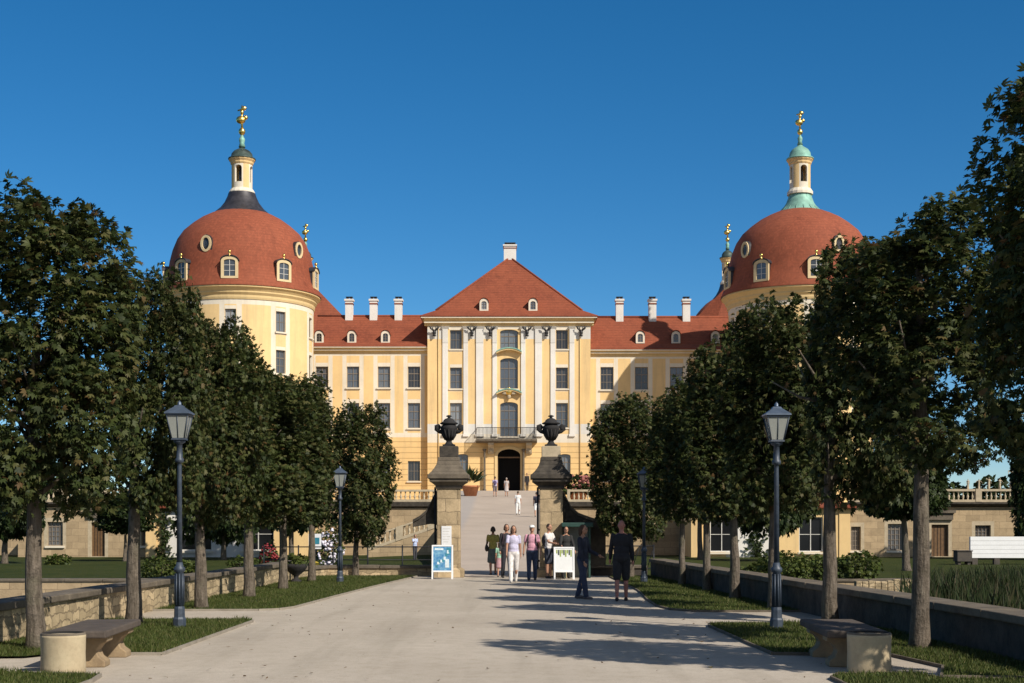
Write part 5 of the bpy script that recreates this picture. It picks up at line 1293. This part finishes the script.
x,y=X(549,45.1),45.1; person(x,y,0,.9,1.70,'person in a white shirt and dark shorts standing by the right gate pillar',(.68,.64,.62),(.035,.04,.06),(.03,.02,.015),None,'shorts',.0,armL=(.5,.1),armR=(.4,.15),elbL=.9,elbR=.8,bag=('backpack',(.05,.045,.05)))
person(X(566,44.85),44.85,0,.2,1.62,'person in black standing behind the white sign at the ticket booth',(.02,.02,.02),(.02,.02,.022),(.02,.015,.012),None,'trousers',0,armL=(.5,.2),armR=(.4,.2),elbL=.8,sleeve='long',hairlen=.06)
x,y=pw(583,599); person(x,y,0,1.05,1.66,'person in a navy long-sleeved jacket and jeans striding to the right',(.020,.024,.042),(.035,.045,.085),(.075,.04,.022),None,'trousers',.16,armL=(.1,.1),armR=(.25,.12),elbL=.3,elbR=.9,sleeve='long',hairlen=.10,shoes=(.12,.10,.10),vox=.0095,longtop=.05)
x,y=pw(621.5,601); person(x,y,0,PP-.1,1.76,'tall bald person in a black shirt and dark shorts walking away',(.014,.014,.020),(.018,.018,.022),None,None,'shorts',.15,armL=(.0,.16),armR=(.15,.18),elbL=.2,elbR=.3,shoes=(.03,.025,.03),skinc=(.40,.17,.13),vox=.0095,girth=1.12,longtop=.06,sleeve='long')
x,y=pw(500,577); person(x,y,0,PP,1.12,'child in a mint green top and pink skirt beside the olive yellow walker',(.35,.60,.45),(.60,.36,.38),(.35,.22,.10),None,'skirt',.1,vox=.014,hat=(.7,.66,.6))
def onramp(px,Y,*a,**k): person(X(px,Y),Y,rampz(Y)+.002,*a,**k)
onramp(518,103,PP,1.72,'person dressed in white walking up the middle of the ramp',(.74,.74,.72),(.72,.72,.70),(.10,.07,.04),None,'trousers',.2,vox=.016)
onramp(536.5,100,PP,1.76,'person with a dark backpack and white shorts on the ramp beside the right pillar',(.05,.05,.09),(.70,.70,.70),(.06,.04,.03),None,'shorts',.2,bag=('backpack',(.02,.02,.03)),vox=.016)
onramp(495,122,PP,1.74,'person in a white and violet top near the top of the ramp',(.45,.40,.55),(.16,.13,.14),(.05,.035,.03),None,'shorts',.2,bag=('backpack',(.10,.07,.16)),vox=.016)
onramp(506.5,123,PP,1.60,'person in a pale grey dress at the top of the ramp before the portal',(.46,.40,.38),(.50,.44,.42),(.40,.33,.28),None,'skirt',.1,vox=.016)
onramp(527,140,.3,1.72,'person in dark clothes standing right of the castle portal',(.02,.018,.018),(.025,.02,.02),(.03,.02,.02),None,'trousers',.05,vox=.016,sleeve='long')
person(X(415,76),76,-.14,.6,1.35,'person in a blue and white top standing on the bank left of the gate',(.45,.52,.72),(.05,.05,.06),(.04,.03,.02),None,'trousers',.05,vox=.016,armL=(.6,.3),elbL=1.2)
# statues on the right casemate balustrade
for i,(px,hh,aL,aR,lab) in enumerate([(968,.75,(.1,.2),(.1,.2),'small pale statue standing upright, first from the left on the right balustrade'),(979,.75,(.3,1.3),(.2,.9),'small pale statue with one arm out, second from the left on the right balustrade'),(989,.85,(.2,2.4),(.1,.3),'small pale statue with a raised arm, third from the left on the right balustrade'),(1000,.8,(.9,.5),(.6,.5),'small pale statue leaning forward, fourth from the left on the right balustrade'),(1012.5,1.55,(.3,1.9),(.3,2.3),'larger pale statue with raised arms on the end pier of the right balustrade')]):
    person(X(px,YC),YC,4.43,.2*i-.3,hh,lab,None,None,None,'putti along the right balustrade',statue=M['pale_stone'],armL=aL,armR=aR,vox=.022,girth=1.25,stride=.15,drop=True)
# ================================================================== CAMERA, SUN, SKY
cam=bpy.data.cameras.new('Camera'); co=bpy.data.objects.new('Camera',cam); C.objects.link(co)
co.location=(0,0,EYE); co.rotation_euler=(PI/2,0,0); cam.sensor_width=36; cam.lens=F/1024*36; cam.shift_y=(HOR-341.5)/1024; cam.clip_end=6000; cam.clip_start=.1
sc=bpy.context.scene; sc.camera=co
SAZ=math.radians(135); SEL=math.radians(38.5)
sv=Vector((math.sin(SAZ)*math.cos(SEL),math.cos(SAZ)*math.cos(SEL),math.sin(SEL)))
ld=bpy.data.lights.new('Sun','SUN'); ld.energy=4.2; ld.angle=math.radians(.53); ld.color=(1,.925,.81)
lo=bpy.data.objects.new('Sun',ld); C.objects.link(lo); lo.rotation_euler=sv.to_track_quat('Z','Y').to_euler()
w=bpy.data.worlds.new('World'); sc.world=w; w.use_nodes=True; nt=w.node_tree
sk=nt.nodes.new('ShaderNodeTexSky'); sk.sky_type='NISHITA'; sk.sun_disc=False; sk.sun_elevation=SEL; sk.sun_rotation=SAZ; sk.altitude=1500; sk.air_density=1.0; sk.dust_density=0.0; sk.ozone_density=6.0
bg=nt.nodes['Background']; bg.inputs['Strength'].default_value=.055; hs=nt.nodes.new('ShaderNodeHueSaturation'); hs.inputs['Hue'].default_value=.4945; hs.inputs['Value'].default_value=1.5
tc=nt.nodes.new('ShaderNodeTexCoord'); dp=nt.nodes.new('ShaderNodeVectorMath'); dp.operation='DOT_PRODUCT'; dp.inputs[1].default_value=tuple(sv); nt.links.new(tc.outputs['Generated'],dp.inputs[0])
mr=nt.nodes.new('ShaderNodeMapRange'); nt.links.new(dp.outputs['Value'],mr.inputs['Value'])   # the sky is paler round the sun than opposite it
for k_,v_ in (('From Min',.12),('From Max',.5),('To Min',1.25),('To Max',.5)): mr.inputs[k_].default_value=v_
nt.links.new(mr.outputs['Result'],hs.inputs['Saturation']); nt.links.new(sk.outputs[0],hs.inputs['Color']); nt.links.new(hs.outputs[0],bg.inputs['Color'])
vs=sc.view_settings; vs.view_transform='Standard'; vs.look='None'; vs.exposure=0.30; vs.gamma=1
sc.cycles.use_denoising=True; sc.cycles.max_bounces=6; sc.cycles.diffuse_bounces=3; sc.cycles.transparent_max_bounces=4
